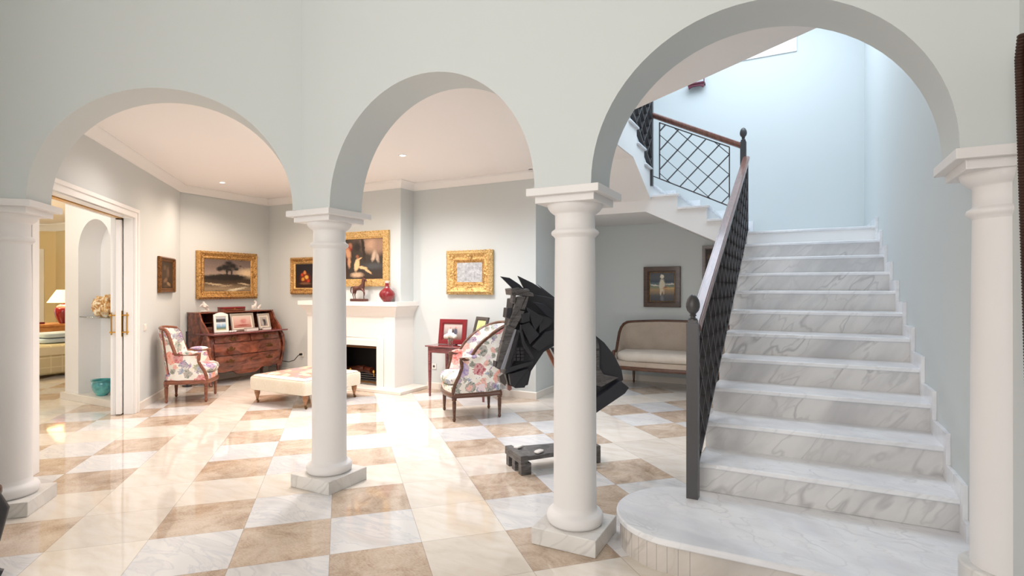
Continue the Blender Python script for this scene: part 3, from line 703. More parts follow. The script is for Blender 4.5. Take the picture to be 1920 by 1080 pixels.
framed('painting', 'narrow dark framed picture partly hidden behind the handrail', 'painting', (-1.05, VB - .004, 1.78), 0, .42, .52, .05, .05, 'darkframe', pm_dark, prof='flat')

# ================================================================ FIREPLACE
fp = thing('fireplace', 'white plaster fireplace with corbelled mantel shelf and cream stone hearth', 'fireplace', (-5.81, 6.38, 0))
fx, fy = 5.81, -6.38
def fb(mb, u0, v0, z0, u1, v1, z1): return mb.box(u0 + fx, v0 + fy, z0, u1 + fx, v1 + fy, z1)
UF1, UF0 = -4.957, -6.66; OP0, OP1, OZ = -6.34, -5.275, .605; VF = 5.98
b_ = MB(); fb(b_, UF0, VF, 0, OP0, VM, 1.16); fb(b_, OP1, VF, 0, UF1, VM, 1.16); fb(b_, OP0, VF, OZ, OP1, VM, 1.16); b_.build('surround', 'mantelw', fp, smooth=False)
# inner moulding round the opening
mo = MB()
for (o_, t_, d_) in ((.115, .02, .0), (.085, .012, .012)):
    fb(mo, OP1, VF - .015 - d_, 0, OP1 + o_, VF, OZ + o_); fb(mo, OP0 - o_, VF - .015 - d_, 0, OP0, VF, OZ + o_); fb(mo, OP0, VF - .015 - d_, OZ, OP1, VF, OZ + o_)
mo.build('opening_moulding', 'mantelw', fp, bevel=.004)
# corbelled mantel: a cove sweeping out to the shelf, returned at both ends
mp_ = MB(); pth = [(UF1, VM), (UF1, VF), (UF0, VF), (UF0, VM)]
mp_l = [(p[0] + fx, p[1] + fy) for p in pth]
def sweep_out(mb, path, prof):
    rings = []
    for i_, p in enumerate(path):
        dx = 1 if i_ < 2 else -1; dy = 0 if i_ in (0, 3) else -1
        rings.append([Vector((p[0] + dx * q[0], p[1] + dy * q[0], q[1])) for q in prof])
    return mb.loft(rings)
sweep_out(mp_, mp_l, [(-.02, 1.02), (.006, 1.02), (.012, 1.05), (.03, 1.09), (.06, 1.13), (.075, 1.15), (.085, 1.17), (.10, 1.175), (.10, 1.235), (-.02, 1.235)])
fb(mp_, UF0 - .05, VF - .05, 1.20, UF1 + .05, VM, 1.234)
mp_.build('mantel_shelf', 'mantelw', fp, ang=30)
pl = MB(); fb(pl, UF1 - .19, VF - .015, 0, UF1 + .0, VF, 1.02); pl.build('pilaster', 'mantelw', fp, bevel=.004)
h_ = MB(); fb(h_, -6.95, 5.76, 0, -4.69, VM, .045); h_.build('hearth', 'basew', fp, bevel=.006)
bk = MB(); fb(bk, OP0 - .1, VM - .03, 0, OP1 + .1, VM - .01, OZ + .1); fb(bk, OP0 - .02, VF + .02, .05, OP0, VM, OZ); fb(bk, OP0, VF + .02, OZ - .02, OP1, VM, OZ + .01); fb(bk, OP1, VF + .02, .05, OP1 + .02, VM, OZ)
bk.build('firebox', 'soot', fp, smooth=False)
bq = MB(); fb(bq, OP0, VF + .01, .05, -5.905, VF + .035, OZ - .02); bq.build('brick_cheek', 'brick', fp, smooth=False)
ins = MB(); fb(ins, -5.90, VF + .005, .07, -5.29, VF + .02, .10); fb(ins, -5.90, VF + .005, OZ - .035, -5.29, VF + .02, OZ - .012); fb(ins, -5.90, VF + .005, .07, -5.88, VF + .02, OZ - .012); fb(ins, -5.30, VF + .005, .07, -5.285, VF + .02, OZ - .012)
ins.build('insert_frame', 'darkbrass', fp, smooth=False)
gr = MB(); 
for zz in (.10, .13, .16, .19): fb(gr, -5.88, VF + .03, zz, -5.30, VF + .04, zz + .012)
gr.build('grate', 'iron', fp, smooth=False)
for q in (-5.80, -5.36):
    kb = MB(); kb.lathe([(.006, 0), (.006, .05), (.018, .055), (.024, .07), (.018, .088), (.004, .098)], (q + fx, VF + fy - .0 + .02, .17), 14); kb.build('brass_knob', 'brass', fp)
lg = MB(); lg.tube([(-.25, -.22, .2), (.12, -.2, .24)], .05, 10).tube([(-.1, -.12, .22), (.3, -.25, .23)], .045, 10); lg.build('logs', 'inside', fp)

# ================================================================ SEATS
def smoothstep(a, b, x):
    t_ = max(0, min(1, (x - a) / (b - a))); return t_ * t_ * (3 - 2 * t_)
def make_seat(name, label, cat, loc, rz, W_=.64, D_=.58, zs=.26, zc=.46, za=.62, zb=.98, fabric_='chintz_a', wood_='walnut', cushion='chintz_a', style='round', lean=.13, group=None, ncush=1, legh=.25, legw=.021):
    """upholstered bergere; faces local +Y"""
    t = thing(name, label, cat, loc, rz, group)
    hw, hd = W_ / 2, D_ / 2
    n = 48
    def path(f, inset=0.):     # f in -1..1 : right arm front -> round the back -> left arm front
        aw, ad = hw - inset, hd - inset
        rc = min(.2, hw * .7); 
        # straight side, rounded corner, straight back
        Ls = 2 * ad * .92 - rc; Lc = rc * math.pi / 2; Lb = aw - rc; T = Ls + Lc + Lb; s = (1 - abs(f)) * T; sg = 1 if f > 0 else -1
        y0 = -ad + rc + Ls
        if s < Ls: return sg * (aw - .0 + .012 * (1 - s / Ls)), y0 - s
        s -= Ls
        if s < Lc: an = s / rc; return sg * (aw - rc + rc * math.cos(an)), -ad + rc - rc * math.sin(an)
        s -= Lc; return sg * (aw - rc - s), -ad
    def top(f):
        x_, y_ = path(f); g_ = (y_ + hd) / D_         # 0 back .. 1 front
        if style == 'round': k = smoothstep(.80, .02, g_)
        elif style == 'square': k = smoothstep(.26, .12, g_)
        else: k = smoothstep(.70, .05, g_)
        crown = (1 - (x_ / hw) ** 2) * .035
        return za + (zb - za - .035) * k + crown * k
    def pt(f, z, inset):
        x_, y_ = path(f, inset); k = max(0, z - zs) / (zb - zs); bk_ = smoothstep(.5, -.1, (y_ + hd) / D_)
        fr_ = smoothstep(.45, 1., (y_ + hd) / D_) * min(1., max(0., (z - zs) / (za - zs)))
        return Vector((x_ * (1 + .05 * k), y_ - lean * k * bk_ - .10 * fr_, z))
    rows = 9; th = .045
    rings = []
    fs = [-1 + 2 * i_ / (n - 1) for i_ in range(n)]
    for f in fs:
        zt_ = top(f) - .012; ring = []
        for r_ in range(rows): z = zs - .0 + (zt_ - zs) * r_ / (rows - 1); ring.append(pt(f, z, .006))
        for r_ in reversed(range(rows)):
            z = zs + (zt_ - zs) * r_ / (rows - 1); pad = th + .018 * math.sin(math.pi * r_ / (rows - 1)); ring.append(pt(f, z, pad))
        rings.append(ring)
    MB().loft(rings).build('back_upholstery', fabric_, t, ang=60)
    # wooden rail over the back and down the arms
    rail = [pt(f, top(f), .022) for f in fs]
    fr0, fr1 = rail[0], rail[-1]
    MB().tube(rail, .021, 10).build('back_rail', wood_, t, ang=60)
    if style == 'square':
        for sg in (-1, 1):
            x_ = sg * (hw - .06); MB().tube([pt(sg * .34, zs, .02), pt(sg * .34, za, .012), pt(sg * .34, zb - .03, .012)], .02, 8).build('back_stile', wood_, t, ang=60)
    for sg in (-1, 1):
        e = rail[-1] if sg > 0 else rail[0]
        yb = hd * .86 - .012; zm = (zs + za) / 2
        pst = [Vector((sg * (hw - .02), yb, zs - .02)), Vector((sg * (hw - .015), yb + .002, zs + .05)), Vector((sg * (hw - .01), yb - .015, zs + .11)), Vector((sg * hw, e.y + .045, zm + .02)), Vector((e.x, e.y + .016, za - .09)), Vector((e.x, e.y + .018, za - .03)), Vector((e.x, e.y + .028, za + .006)), Vector((e.x, e.y - .02, za + .01))]
        MB().tube(pst, [.024, .022, .02, .019, .019, .024, .022, .018], 10).build('arm_post', wood_, t, ang=60)
        if style != 'sofa': am = MB(); am.ell((e.x - sg * .004, e.y - .10, za + .022), .036, .11, .028, 16, 10); am.build('arm_pad', fabric_, t)
    # seat frame: bowed front
    def outline(o_, bow=.05):
        pts = []
        for k in range(13):
            x_ = -1 + 2 * k / 12; pts.append((x_ * (hw + o_), hd * .86 + o_ + bow * (1 - x_ * x_)))
        pts += [(hw + o_ - .0, -hd * .2), (hw * .86 + o_, -hd - o_ + .04), (hw * .7, -hd - o_), (-hw * .7, -hd - o_), (-hw * .86 - o_, -hd - o_ + .04), (-hw - o_, -hd * .2)]
        return pts
    def ringz(o_, z, bow=.05): return [Vector((p[0], p[1], z)) for p in outline(o_, bow)]
    MB().loft([ringz(.0, zs - .035), ringz(.012, zs - .03), ringz(.014, zs - .012), ringz(.006, zs), ringz(.006, zs + .015), ringz(-.005, zs + .02)]).build('seat_frame', wood_, t, ang=30)
    MB().loft([ringz(-.006, zs + .01), ringz(.0, zs + .04), ringz(-.004, zs + .085), ringz(-.03, zs + .095)]).build('seat_base', fabric_, t, ang=50)
    for c_ in range(ncush):
        wseg = (2 * hw - .10) / ncush; cx = -hw + .05 + wseg * (c_ + .5)
        z0 = zs + .088; hc = zc - z0
        mb = MB(); rg = []
        for (o_, zz) in ((-.06, z0), (-.012, z0 + hc * .12), (0, z0 + hc * .45), (-.01, z0 + hc * .75), (-.05, z0 + hc * .94), (-.14, z0 + hc), (-.2, z0 + hc * 1.02)):
            ring = []
            for k in range(40):
                an = 2 * math.pi * k / 40; ca, sa = math.cos(an), math.sin(an); e_ = .38
                px = math.copysign(abs(ca) ** e_, ca) * (wseg / 2 + o_); py = math.copysign(abs(sa) ** e_, sa) * (hd * .93 - .02 + o_)
                if py > 0: py += .05 * (1 - (px / (hw)) ** 2)
                ring.append(Vector((cx + px, py + .02, zz + (.008 * math.sin(px * 9) if cat == 'sofa' else 0))))
            rg.append(ring)
        mb.loft(rg); mb.build('cushion', cushion, t, ang=70)
    lp = lambda h: [(legw * 1.1, h - .03), (legw * 1.25, h - .045), (legw * 1.25, h - .055), (legw * .8, h - .062), (legw * 1.0, h - .075), (legw * .95, h * .5), (legw * .62, .035), (legw * .85, .03), (legw * .85, .02), (legw * .5, .0)][::-1]
    for (sx, y_) in ((-1, hd * .80), (1, hd * .80), (-.8, -hd * .93), (.8, -hd * .93)):
        mb = MB(); mb.box(sx * (hw - .02) - .024, y_ - .024, zs - .04, sx * (hw - .02) + .024, y_ + .024, zs + .004); mb.lathe(lp(legh), (sx * (hw - .02), y_, 0), 14)
        if y_ < 0: pass
        mb.build('leg', wood_, t, ang=50)
    return t
make_seat('armchair', 'floral chintz armchair with tall rounded back beside the side table, facing away to the left', 'armchair', (-3.30, 5.275, 0), R_(135), W_=.62, D_=.60, zs=.285, zc=.50, za=.66, zb=1.03, fabric_='chintz_a', cushion='chintz_a', style='round', lean=.16, legh=.28)
make_seat('armchair', 'floral chintz armchair with square framed back, in front of the writing bureau', 'armchair', (-6.93, 4.36, 0), R_(-45), W_=.58, D_=.52, zs=.265, zc=.47, za=.60, zb=.93, fabric_='chintz_b', cushion='chintz_b', wood_='redwalnut', style='square', lean=.12, legh=.26)
make_seat('sofa', 'beige linen settee with carved walnut rail under the beach painting', 'sofa', (-1.62, 7.93, 0), R_(180), W_=1.56, D_=.62, zs=.30, zc=.53, za=.50, zb=.94, fabric_='linen', cushion='linen_light', style='sofa', lean=.06, legh=.28, ncush=1)

# ================================================================ OTTOMAN
ot = thing('ottoman', 'large square cream velvet ottoman with needlework top on turned castor legs', 'ottoman', (-5.57, 4.99, 0))
def rsq(h, r, z, n=6):
    pts = []
    for (cx, cy, a0) in ((h - r, h - r, 0), (-h + r, h - r, 90), (-h + r, -h + r, 180), (h - r, -h + r, 270)):
        for k in range(n + 1): an = R_(a0 + 90 * k / n); pts.append(Vector((cx + r * math.cos(an), (cy + r * math.sin(an)) * .96, z)))
    return pts
MB().loft([rsq(.465, .03, .165), rsq(.485, .04, .175), rsq(.49, .045, .25), rsq(.488, .045, .315), rsq(.478, .05, .335), rsq(.45, .06, .345)]).build('upholstered_body', 'velvet', ot, ang=50)
MB().loft([rsq(.475, .05, .333), rsq(.46, .06, .348), rsq(.30, .06, .372), rsq(.1, .04, .378)]).build('border_panel', 'velvet', ot, ang=60)
MB().loft([rsq(.40, .02, .358), rsq(.30, .04, .375), rsq(.1, .04, .382)]).build('needlework_top', 'kilim', ot, ang=60)
ns = MB(); q_ = rsq(.478, .05, .338, 4); 
for k in range(len(q_)):
    a_, b_2 = q_[k], q_[(k + 1) % len(q_)]; m_ = max(1, int((b_2 - a_).length / .022))
    for r_ in range(m_):
        p = a_.lerp(b_2, r_ / m_); ns.ell((p.x, p.y, p.z), .005, .005, .004, 6, 4)
ns.build('nail_trim', 'darkbrass', ot)
for sx in (-1, 1):
    for sy in (-1, 1):
        c_ = (sx * .42, sy * .40, 0)
        mb = MB().lathe([(.012, .045), (.014, .05), (.019, .075), (.026, .10), (.034, .125), (.03, .133), (.036, .14), (.036, .15), (.028, .157), (.032, .168)], c_, 18); L = mb.build('leg', 'turned', ot, ang=45)
        mb = MB().lathe([(.010, .028), (.013, .034), (.013, .05)], c_, 10); mb.tube([(c_[0] + .012, c_[1] - .006, .018), (c_[0] + .012, c_[1] + .006, .018)], .017, 14); mb.tube([(c_[0], c_[1], .035), (c_[0] + .012, c_[1], .018)], .005, 8); mb.build('castor', 'darkbrass', L)

# ================================================================ WRITING BUREAU
bu = thing('writing_bureau', 'open mahogany writing bureau with bombe drawers against the far left wall', 'bureau', (UL + .02, 5.60, 0))
HWb = .655
def xf(z): return .50 + .055 * math.sin(math.pi * max(0, min(1, (z - .18) / .56)))      # bombe front
def hwz(z): return HWb - .03 + .03 * math.sin(math.pi * max(0, min(1, (z - .18) / .56)))
def sect(z, o_=0.):
    pts = [(0, -hwz(z) - o_), ]
    m_ = 12; X = xf(z) + o_; Hh = hwz(z) + o_
    for k in range(m_ + 1):
        y_ = -Hh + 2 * Hh * k / m_; pts.append((X - .06 * (y_ / Hh) ** 4, y_))
    pts += [(0, Hh)]
    return [Vector((p[0], p[1], z)) for p in pts]
MB().loft([sect(z) for z in (.19, .25, .32, .4, .48, .56, .64, .70, .742)]).build('carcass', 'mahogany', bu, ang=50)
def dfront(name, y0, y1, z0, z1, m='mahogany'):
    mb = MB(); rows = []
    for i_ in range(9):
        z = z0 + (z1 - z0) * i_ / 8; rows.append([Vector((xf(z) - .06 * (y / hwz(z)) ** 4 + (.022), y, z)) for y in [y0 + (y1 - y0) * k / 14 for k in range(15)]])
    back = [[p - Vector((.03, 0, 0)) for p in r_] for r_ in rows]
    vs = [p for r_ in rows for p in r_] + [p for r_ in back for p in r_]; n1 = 15; o_ = 9 * 15; fs_ = []
    for i_ in range(8):
        for k in range(14):
            a_ = i_ * n1 + k; fs_.append((a_, a_ + 1, a_ + n1 + 1, a_ + n1)); fs_.append((a_ + o_, a_ + n1 + o_, a_ + n1 + 1 + o_, a_ + 1 + o_))
    for k in range(14): fs_ += [(k, k + o_, k + 1 + o_, k + 1), (8 * n1 + k, 8 * n1 + k + 1, 8 * n1 + k + 1 + o_, 8 * n1 + k + o_)]
    for i_ in range(8): a_ = i_ * n1; fs_ += [(a_, a_ + n1, a_ + n1 + o_, a_ + o_), (a_ + 14, a_ + 14 + o_, a_ + 14 + n1 + o_, a_ + 14 + n1)]
    mb.add(vs, fs_); return mb.build(name, m, bu, ang=40)
def bail(parent, y, z, s=1.25):
    x_ = xf(z) - .06 * (y / hwz(z)) ** 4 + .024; mb = MB()
    for dy in (-.045, .045): mb.ell((x_, y + dy * s, z + .008), .006, .014, .014, 8, 6)
    mb.ell((x_, y, z + .016), .004, .026, .022, 10, 6); mb.ell((x_, y, z + .034), .004, .012, .012, 8, 6); mb.ell((x_, y, z - .008), .003, .05 * s, .010, 10, 6)
    mb.tube([(x_ + .006, y - .045 * s, z + .004), (x_ + .016, y - .04 * s, z - .018), (x_ + .018, y, z - .026), (x_ + .016, y + .04 * s, z - .018), (x_ + .006, y + .045 * s, z + .004)], .004, 8)
    mb.build('bail_handle', 'darkbrass', parent)
def key(parent, y, z):
    x_ = xf(z) + .023; MB().ell((x_, y, z), .004, .016, .024, 10, 6).build('escutcheon', 'darkbrass', parent)
d1 = dfront('drawer', -.55, -.02, .625, .72); bail(d1, -.28, .668, 1)
d2 = dfront('drawer', .02, .55, .625, .72); bail(d2, .28, .668, 1)
d3 = dfront('drawer', -.57, .57, .44, .61); bail(d3, -.33, .525); bail(d3, .33, .525)
d4 = dfront('drawer', -.56, .56, .255, .425); bail(d4, -.33, .345); bail(d4, .33, .345); key(d4, 0, .345)
# scalloped apron and feet
ap = []
for k in range(41):
    y_ = -.6 + 1.2 * k / 40; q = abs(y_) / .6; ap.append((y_, .20 - .075 * smoothstep(.95, .2, q) + .05 * math.exp(-((q - .45) / .12) ** 2)))
MB().prism([(xf(.2) - .045, p[0], p[1]) for p in ap] + [(xf(.2) - .045, .6, .25), (xf(.2) - .045, -.6, .25)], (.03, 0, 0)).build('apron', 'mahogany', bu, ang=40)
for sy in (-1, 1):
    for x_ in (.05, .44):
        y_ = sy * .59; o_ = .0 if x_ < .1 else .05
        MB().tube([(x_, y_, .24), (x_ + o_ * .6, y_, .16), (x_ + o_ * .35, y_, .08), (x_ + o_ * .6, y_, .03), (x_ + o_ + .0, y_, .002)], [.045, .04, .024, .02, .026], 10).build('leg', 'mahogany', bu, ang=60)
    # carved corner mounts
    MB().tube([(xf(.7) - .05, sy * (HWb - .03), .73), (xf(.6) - .035, sy * (HWb - .015), .66), (xf(.45) - .035, sy * (HWb - .01), .5), (xf(.3) - .04, sy * (HWb - .02), .32), (xf(.2) - .04, sy * (HWb - .03), .2)], [.03, .026, .02, .022, .026], 8).build('corner_post', 'mahogany', bu, ang=60)
# fall-front leaf lying open
MB().box(.20, -.645, .742, .62, .645, .765).build('writing_leaf', 'rosewood', bu, bevel=.006)
# slanted upper case
side = [(0, .742), (.50, .742), (.47, .80), (.40, .88), (.33, .95), (.30, 1.02), (.27, 1.062), (0, 1.062)]
for sy in (-1, 1):
    y0 = sy * .635; MB().prism([(p[0], y0, p[1]) for p in side], (0, -sy * .024, 0)).build('side_gable', 'mahogany', bu, bevel=.003)
MB().box(0, -.635, .765, .012, .635, 1.055).build('gallery_back', 'inside', bu, smooth=False)
tp = []
for k in range(25):
    y_ = -.65 + 1.3 * k / 24; tp.append((.285 - .03 * math.cos(y_ * 9.6) * 0 + .02 * math.cos(y_ * 4.8), y_))
MB().prism([(0, -.65, 1.050)] + [(p[0], p[1], 1.050) for p in tp] + [(0, .65, 1.050)], (0, 0, .02)).build('case_top', 'mahogany', bu, bevel=.004)
for y_ in (-.38, -.18, .18, .38): MB().box(.012, y_ - .006, .765, .22, y_ + .006, 1.05).build('divider', 'inside', bu, smooth=False)
for (y0, y1) in ((-.61, -.386), (.386, .61)):
    MB().box(.012, y0, .90, .20, y1, .91).build('pigeonhole_shelf', 'inside', bu, smooth=False)
for (y0, y1, z0) in ((-.61, -.386, .768), (-.374, -.186, .768), (-.174, .174, .768), (.186, .374, .768), (.386, .61, .768)):
    d_ = MB().box(.012, y0, z0, .215, y1, z0 + .075).build('small_drawer', 'mahogany', bu, bevel=.003)
    MB().ell((.222, (y0 + y1) / 2, z0 + .038), .008, .008, .008, 10, 6).build('knob', 'brass', d_)

# objects on the bureau ( bureau axes -> world )
B0 = Vector((UL + .02, 5.60, 0))
def bp(x_, y_, z_): return B0 + Vector((x_, y_, z_))
def photo(name, label, c, rz, w, h, fw, fm, pm, tilt=12, dep=.02, mount=0.):
    t = framed(name, label, 'photo frame', (c[0], c[1], c[2] + h / 2 * math.cos(R_(tilt)) + .002), rz, w, h, fw, dep, fm, pm, tilt=tilt, prof='flat', mount=mount)
    mb = MB(); mb.bar((0, .0, h * .2), (0, h * .42, -h / 2 + .01), .03, .004, (1, 0, 0)); mb.build('strut', fm, t, smooth=False)
    return t
pm_red = picture('photo_sepia_pink', [(0, dk_(150, 84, 74)), (.3, dk_(206, 158, 146)), (1, dk_(222, 200, 190))], [(.1, .1, .3, .35, 20, dk_(196, 130, 126), .4), (0, -.5, .7, .12, 0, dk_(160, 80, 72), .4), (.3, .3, .2, .2, 0, dk_(208, 150, 140), .4)], .3, .2)
pm_bw = picture('photo_couple', [(0, dk_(150, 142, 138)), (1, dk_(196, 190, 184))], [(.1, -.1, .4, .6, 0, dk_(70, 66, 68), .3), (.15, .45, .14, .16, 0, dk_(200, 190, 180), .2), (-.35, -.3, .3, .4, 0, dk_(186, 180, 176), .3)], .16, .2)
pm_sea = picture('photo_sea', [(0, dk_(200, 190, 150)), (.15, dk_(90, 120, 110)), (.3, dk_(130, 170, 200)), (.5, dk_(190, 212, 226)), (.55, dk_(226, 232, 236)), (.62, dk_(80, 84, 92)), (.8, dk_(60, 60, 64)), (.9, dk_(190, 196, 204)), (1, dk_(206, 210, 216))], [(0, -.1, .03, .4, 0, dk_(240, 240, 240), .2)], .13, .2)
fz = .766
t = photo('photo_frame', 'cream arched-top photo frame with sea view, leftmost on the bureau leaf', bp(.43, -.40, fz), R_(90 - 18), .20, .27, .035, 'porcelain', pm_sea, 10)
MB().prism([(-.10 + .2 * k / 12, -.02, .13 + .035 * math.sin(math.pi * k / 12)) for k in range(13)], (0, .02, 0)).build('arched_crest', 'porcelain', t, bevel=.003)
photo('photo_frame', 'wide silver photo frame with pinkish sepia print at the centre of the bureau', bp(.36, -.0, fz), R_(90), .40, .27, .03, 'silver', pm_red, 12, mount=.02)
photo('photo_frame', 'upright silver photo frame with a black and white couple, right end of the bureau', bp(.34, .40, fz), R_(90 + 6), .24, .25, .022, 'silver', pm_bw, 12, mount=.03)
def glassbox(label, c, sx, sy, sz, m='glass'):
    t = thing('trinket_box', label, 'box', c)
    MB().box(-sx, -sy, 0, sx, sy, sz).build('box_body', 'porcelain', t, bevel=.004); MB().box(-sx * 1.06, -sy * 1.04, sz, sx * 1.06, sy * 1.04, sz + .008).build('lid', 'silver', t, bevel=.002)
glassbox('long pale trinket box in front of the wide silver photo frame', bp(.50, .06, fz), .035, .10, .04)
glassbox('short pale trinket box in front of the black and white photograph', bp(.50, .34, fz), .03, .06, .035)
t = thing('ornament', 'small cluster of white shells between the sea photo and the wide frame', 'ornament', bp(.52, -.26, fz))
mb = MB(); 
for k in range(7): mb.ell((random.uniform(-.02, .02), -.05 + .1 * k / 6, .014), .016, .014, .014, 10, 6)
mb.build('shell_cluster', 'porcelain', t)
rb = thing('lacquer_box', 'flat red leather box lying on top of the bureau', 'box', bp(.14, -.02, 1.071))
MB().box(-.07, -.19, 0, .07, .19, .035).build('box_body', 'mahogany', rb, bevel=.004); MB().box(-.072, -.192, .036, .072, .192, .062).build('lid', 'redlac', rb, bevel=.006); MB().box(.072, -.01, .028, .077, .01, .046).build('clasp', 'brass', rb, smooth=False)

def skinned(name, m, pts, edges, rad, parent, sub=2, root=0):
    me = bpy.data.meshes.new(name); me.from_pydata([tuple(p) for p in pts], edges, []); o = bpy.data.objects.new(name, me); COL.objects.link(o)
    o.parent = parent; me.materials.append(M[m])
    sk2 = o.modifiers.new('skin', 'SKIN'); sk2.use_smooth_shade = True
    for i_, v_ in enumerate(me.skin_vertices[0].data): v_.radius = (rad[i_], rad[i_]); v_.use_root = (i_ == root)
    s_ = o.modifiers.new('sub', 'SUBSURF'); s_.levels = sub; s_.render_levels = sub
    return o
# two porcelain figurines on top of the bureau
f1 = thing('figurine', 'white porcelain seated figurine on the left end of the bureau top', 'figurine', bp(.14, -.46, 1.071), R_(90))
MB().ell((0, 0, .008), .07, .045, .01, 20, 8).build('base', 'porcelain', f1)
skinned('figure', 'porcelain', [(0, 0, .04), (0, .0, .075), (-.012, -.005, .11), (-.02, -.008, .135), (-.022, -.01, .155), (.035, 0, .04), (.07, 0, .02), (.01, -.025, .10), (.04, -.03, .075), (-.04, .02, .10), (-.05, .03, .07)],
        [(0, 1), (1, 2), (2, 3), (3, 4), (0, 5), (5, 6), (2, 7), (7, 8), (2, 9), (9, 10)], [.034, .028, .026, .012, .02, .022, .014, .012, .010, .012, .010], f1)
f2 = thing('figurine', 'white porcelain group of two animals on the right end of the bureau top', 'figurine', bp(.14, .42, 1.071), R_(90))
MB().ell((0, 0, .008), .10, .05, .01, 20, 8).build('base', 'porcelain', f2)
skinned('animal', 'porcelain', [(-.05, 0, .05), (-.02, 0, .07), (.0, 0, .11), (-.012, 0, .14), (-.04, 0, .145), (-.075, 0, .04), (-.08, 0, .015), (-.02, -.01, .02), (-.08, .01, .08)],
        [(0, 1), (1, 2), (2, 3), (3, 4), (0, 5), (5, 6), (1, 7), (0, 8)], [.026, .028, .018, .016, .010, .018, .010, .010, .007], f2)
skinned('animal', 'porcelain', [(.045, .01, .04), (.07, .01, .05), (.085, .01, .075), (.1, .01, .082), (.03, .01, .018), (.08, .015, .018)], [(0, 1), (1, 2), (2, 3), (0, 4), (1, 5)], [.024, .022, .014, .010, .010, .010], f2)
# black stand beside the bureau's left flank
t = thing('lamp_stand', 'slim black upright standing between the left armchair and the bureau', 'stand', (-7.86, 4.86, 0))
MB().box(-.012, -.012, .02, .012, .012, .80).build('upright', 'black', t, smooth=False); MB().box(-.06, -.04, 0, .06, .04, .02).build('foot', 'black', t, bevel=.003)

# ================================================================ SIDE TABLE
tb = thing('side_table', 'slim rosewood side table with tapering legs against the mirror wall', 'table', (-3.92, 6.12, 0))
TH_ = .672
MB().box(-.46, -.245, TH_ - .018, .46, .245, TH_).build('tabletop', 'rosewood', tb, bevel=.006)
MB().box(-.425, -.215, TH_ - .095, .425, .22, TH_ - .018).build('apron', 'rosewood', tb, bevel=.002)
dr = MB().box(-.30, -.222, TH_ - .085, .30, -.2, TH_ - .03).build('drawer', 'rosewood', tb, bevel=.003)
MB().ell((0, -.228, TH_ - .056), .022, .007, .007, 12, 6).build('knob', 'darkbrass', dr)
for sx in (-1, 1):
    for sy in (-1, 1):
        x_, y_ = sx * .41, sy * .20 + .003
        MB().loft([[Vector((x_ + a_ * w_, y_ + b_ * w_, z_)) for (a_, b_) in ((-1, -1), (1, -1), (1, 1), (-1, 1))] for (w_, z_) in ((.011, 0), (.017, .35), (.019, TH_ - .02))]).build('leg', 'rosewood', tb, bevel=.002)
pm_fam = picture('photo_group', [(0, dk_(120, 90, 80)), (.5, dk_(170, 160, 158)), (1, dk_(214, 196, 190))], [(-.3, -.1, .25, .5, 0, dk_(240, 238, 236), .3), (.3, 0, .22, .5, 0, dk_(90, 92, 108), .3), (-.3, .5, .1, .12, 0, dk_(200, 150, 130), .3), (.3, .55, .1, .12, 0, dk_(200, 150, 130), .3), (0, -.1, .12, .5, 0, dk_(66, 60, 66), .3)], .26, .2)
photo('photo_frame', 'red lacquer photo frame with a family picture on the side table', (-4.12, 6.16, TH_), R_(0) + R_(8), .40, .335, .065, 'redlac', pm_fam, 10, .03)
pm_gr = picture('photo_green', [(0, dk_(188, 200, 130)), (1, dk_(206, 214, 156))], [(.1, .1, .35, .5, 25, dk_(170, 186, 108), .5), (-.2, -.3, .2, .3, 0, dk_(214, 220, 178), .5)], .2, .3)
photo('photo_frame', 'grey metal photo frame with a green picture, leaning on the side table', (-3.68, 6.13, TH_), R_(-28), .30, .385, .045, 'greyframe', pm_gr, 16, .025)
def posy(label, c):
    t = thing('flower_glass', label, 'flowers', c)
    MB().lathe([(.030, 0), (.032, .004), (.036, .085), (.037, .09), (.034, .09), (.031, .008), (.0, .008)], seg=24, cap=False).build('glass', 'glass', t)
    mb = MB()
    for k in range(5): an = k * 1.256; mb.tube([(.012 * math.cos(an), .012 * math.sin(an), .01), (.03 * math.cos(an), .03 * math.sin(an), .12)], .003, 6)
    mb.build('stems', 'leaf', t)
    for k, (x_, y_, z_) in enumerate([(-.045, -.01, .125), (.0, -.03, .14), (.05, .0, .13), (-.01, .03, .145)]):
        mb = MB(); mb.ell((x_, y_, z_), .034, .034, .030, 14, 8)
        for q in range(9): an = q * .698 + k; mb.ell((x_ + .025 * math.cos(an), y_ + .025 * math.sin(an), z_ + .007 * math.sin(q * 2.2)), .022, .022, .022, 8, 6)
        mb.build('rose', 'petal', t)
posy('glass of white roses in front of the red photo frame', (-4.03, 5.96, TH_)); posy('glass of white roses in front of the grey photo frame', (-3.60, 5.945, TH_))
t = thing('dish', 'small white porcelain dish between the two glasses of roses', 'dish', (-3.83, 5.965, TH_))
MB().lathe([(.0, .0), (.03, 0), (.032, .004), (.075, .018), (.072, .022), (.03, .008), (0, .008)], seg=24, cap=False, sx=1.2, sy=.7).build('dish_body', 'porcelain', t)

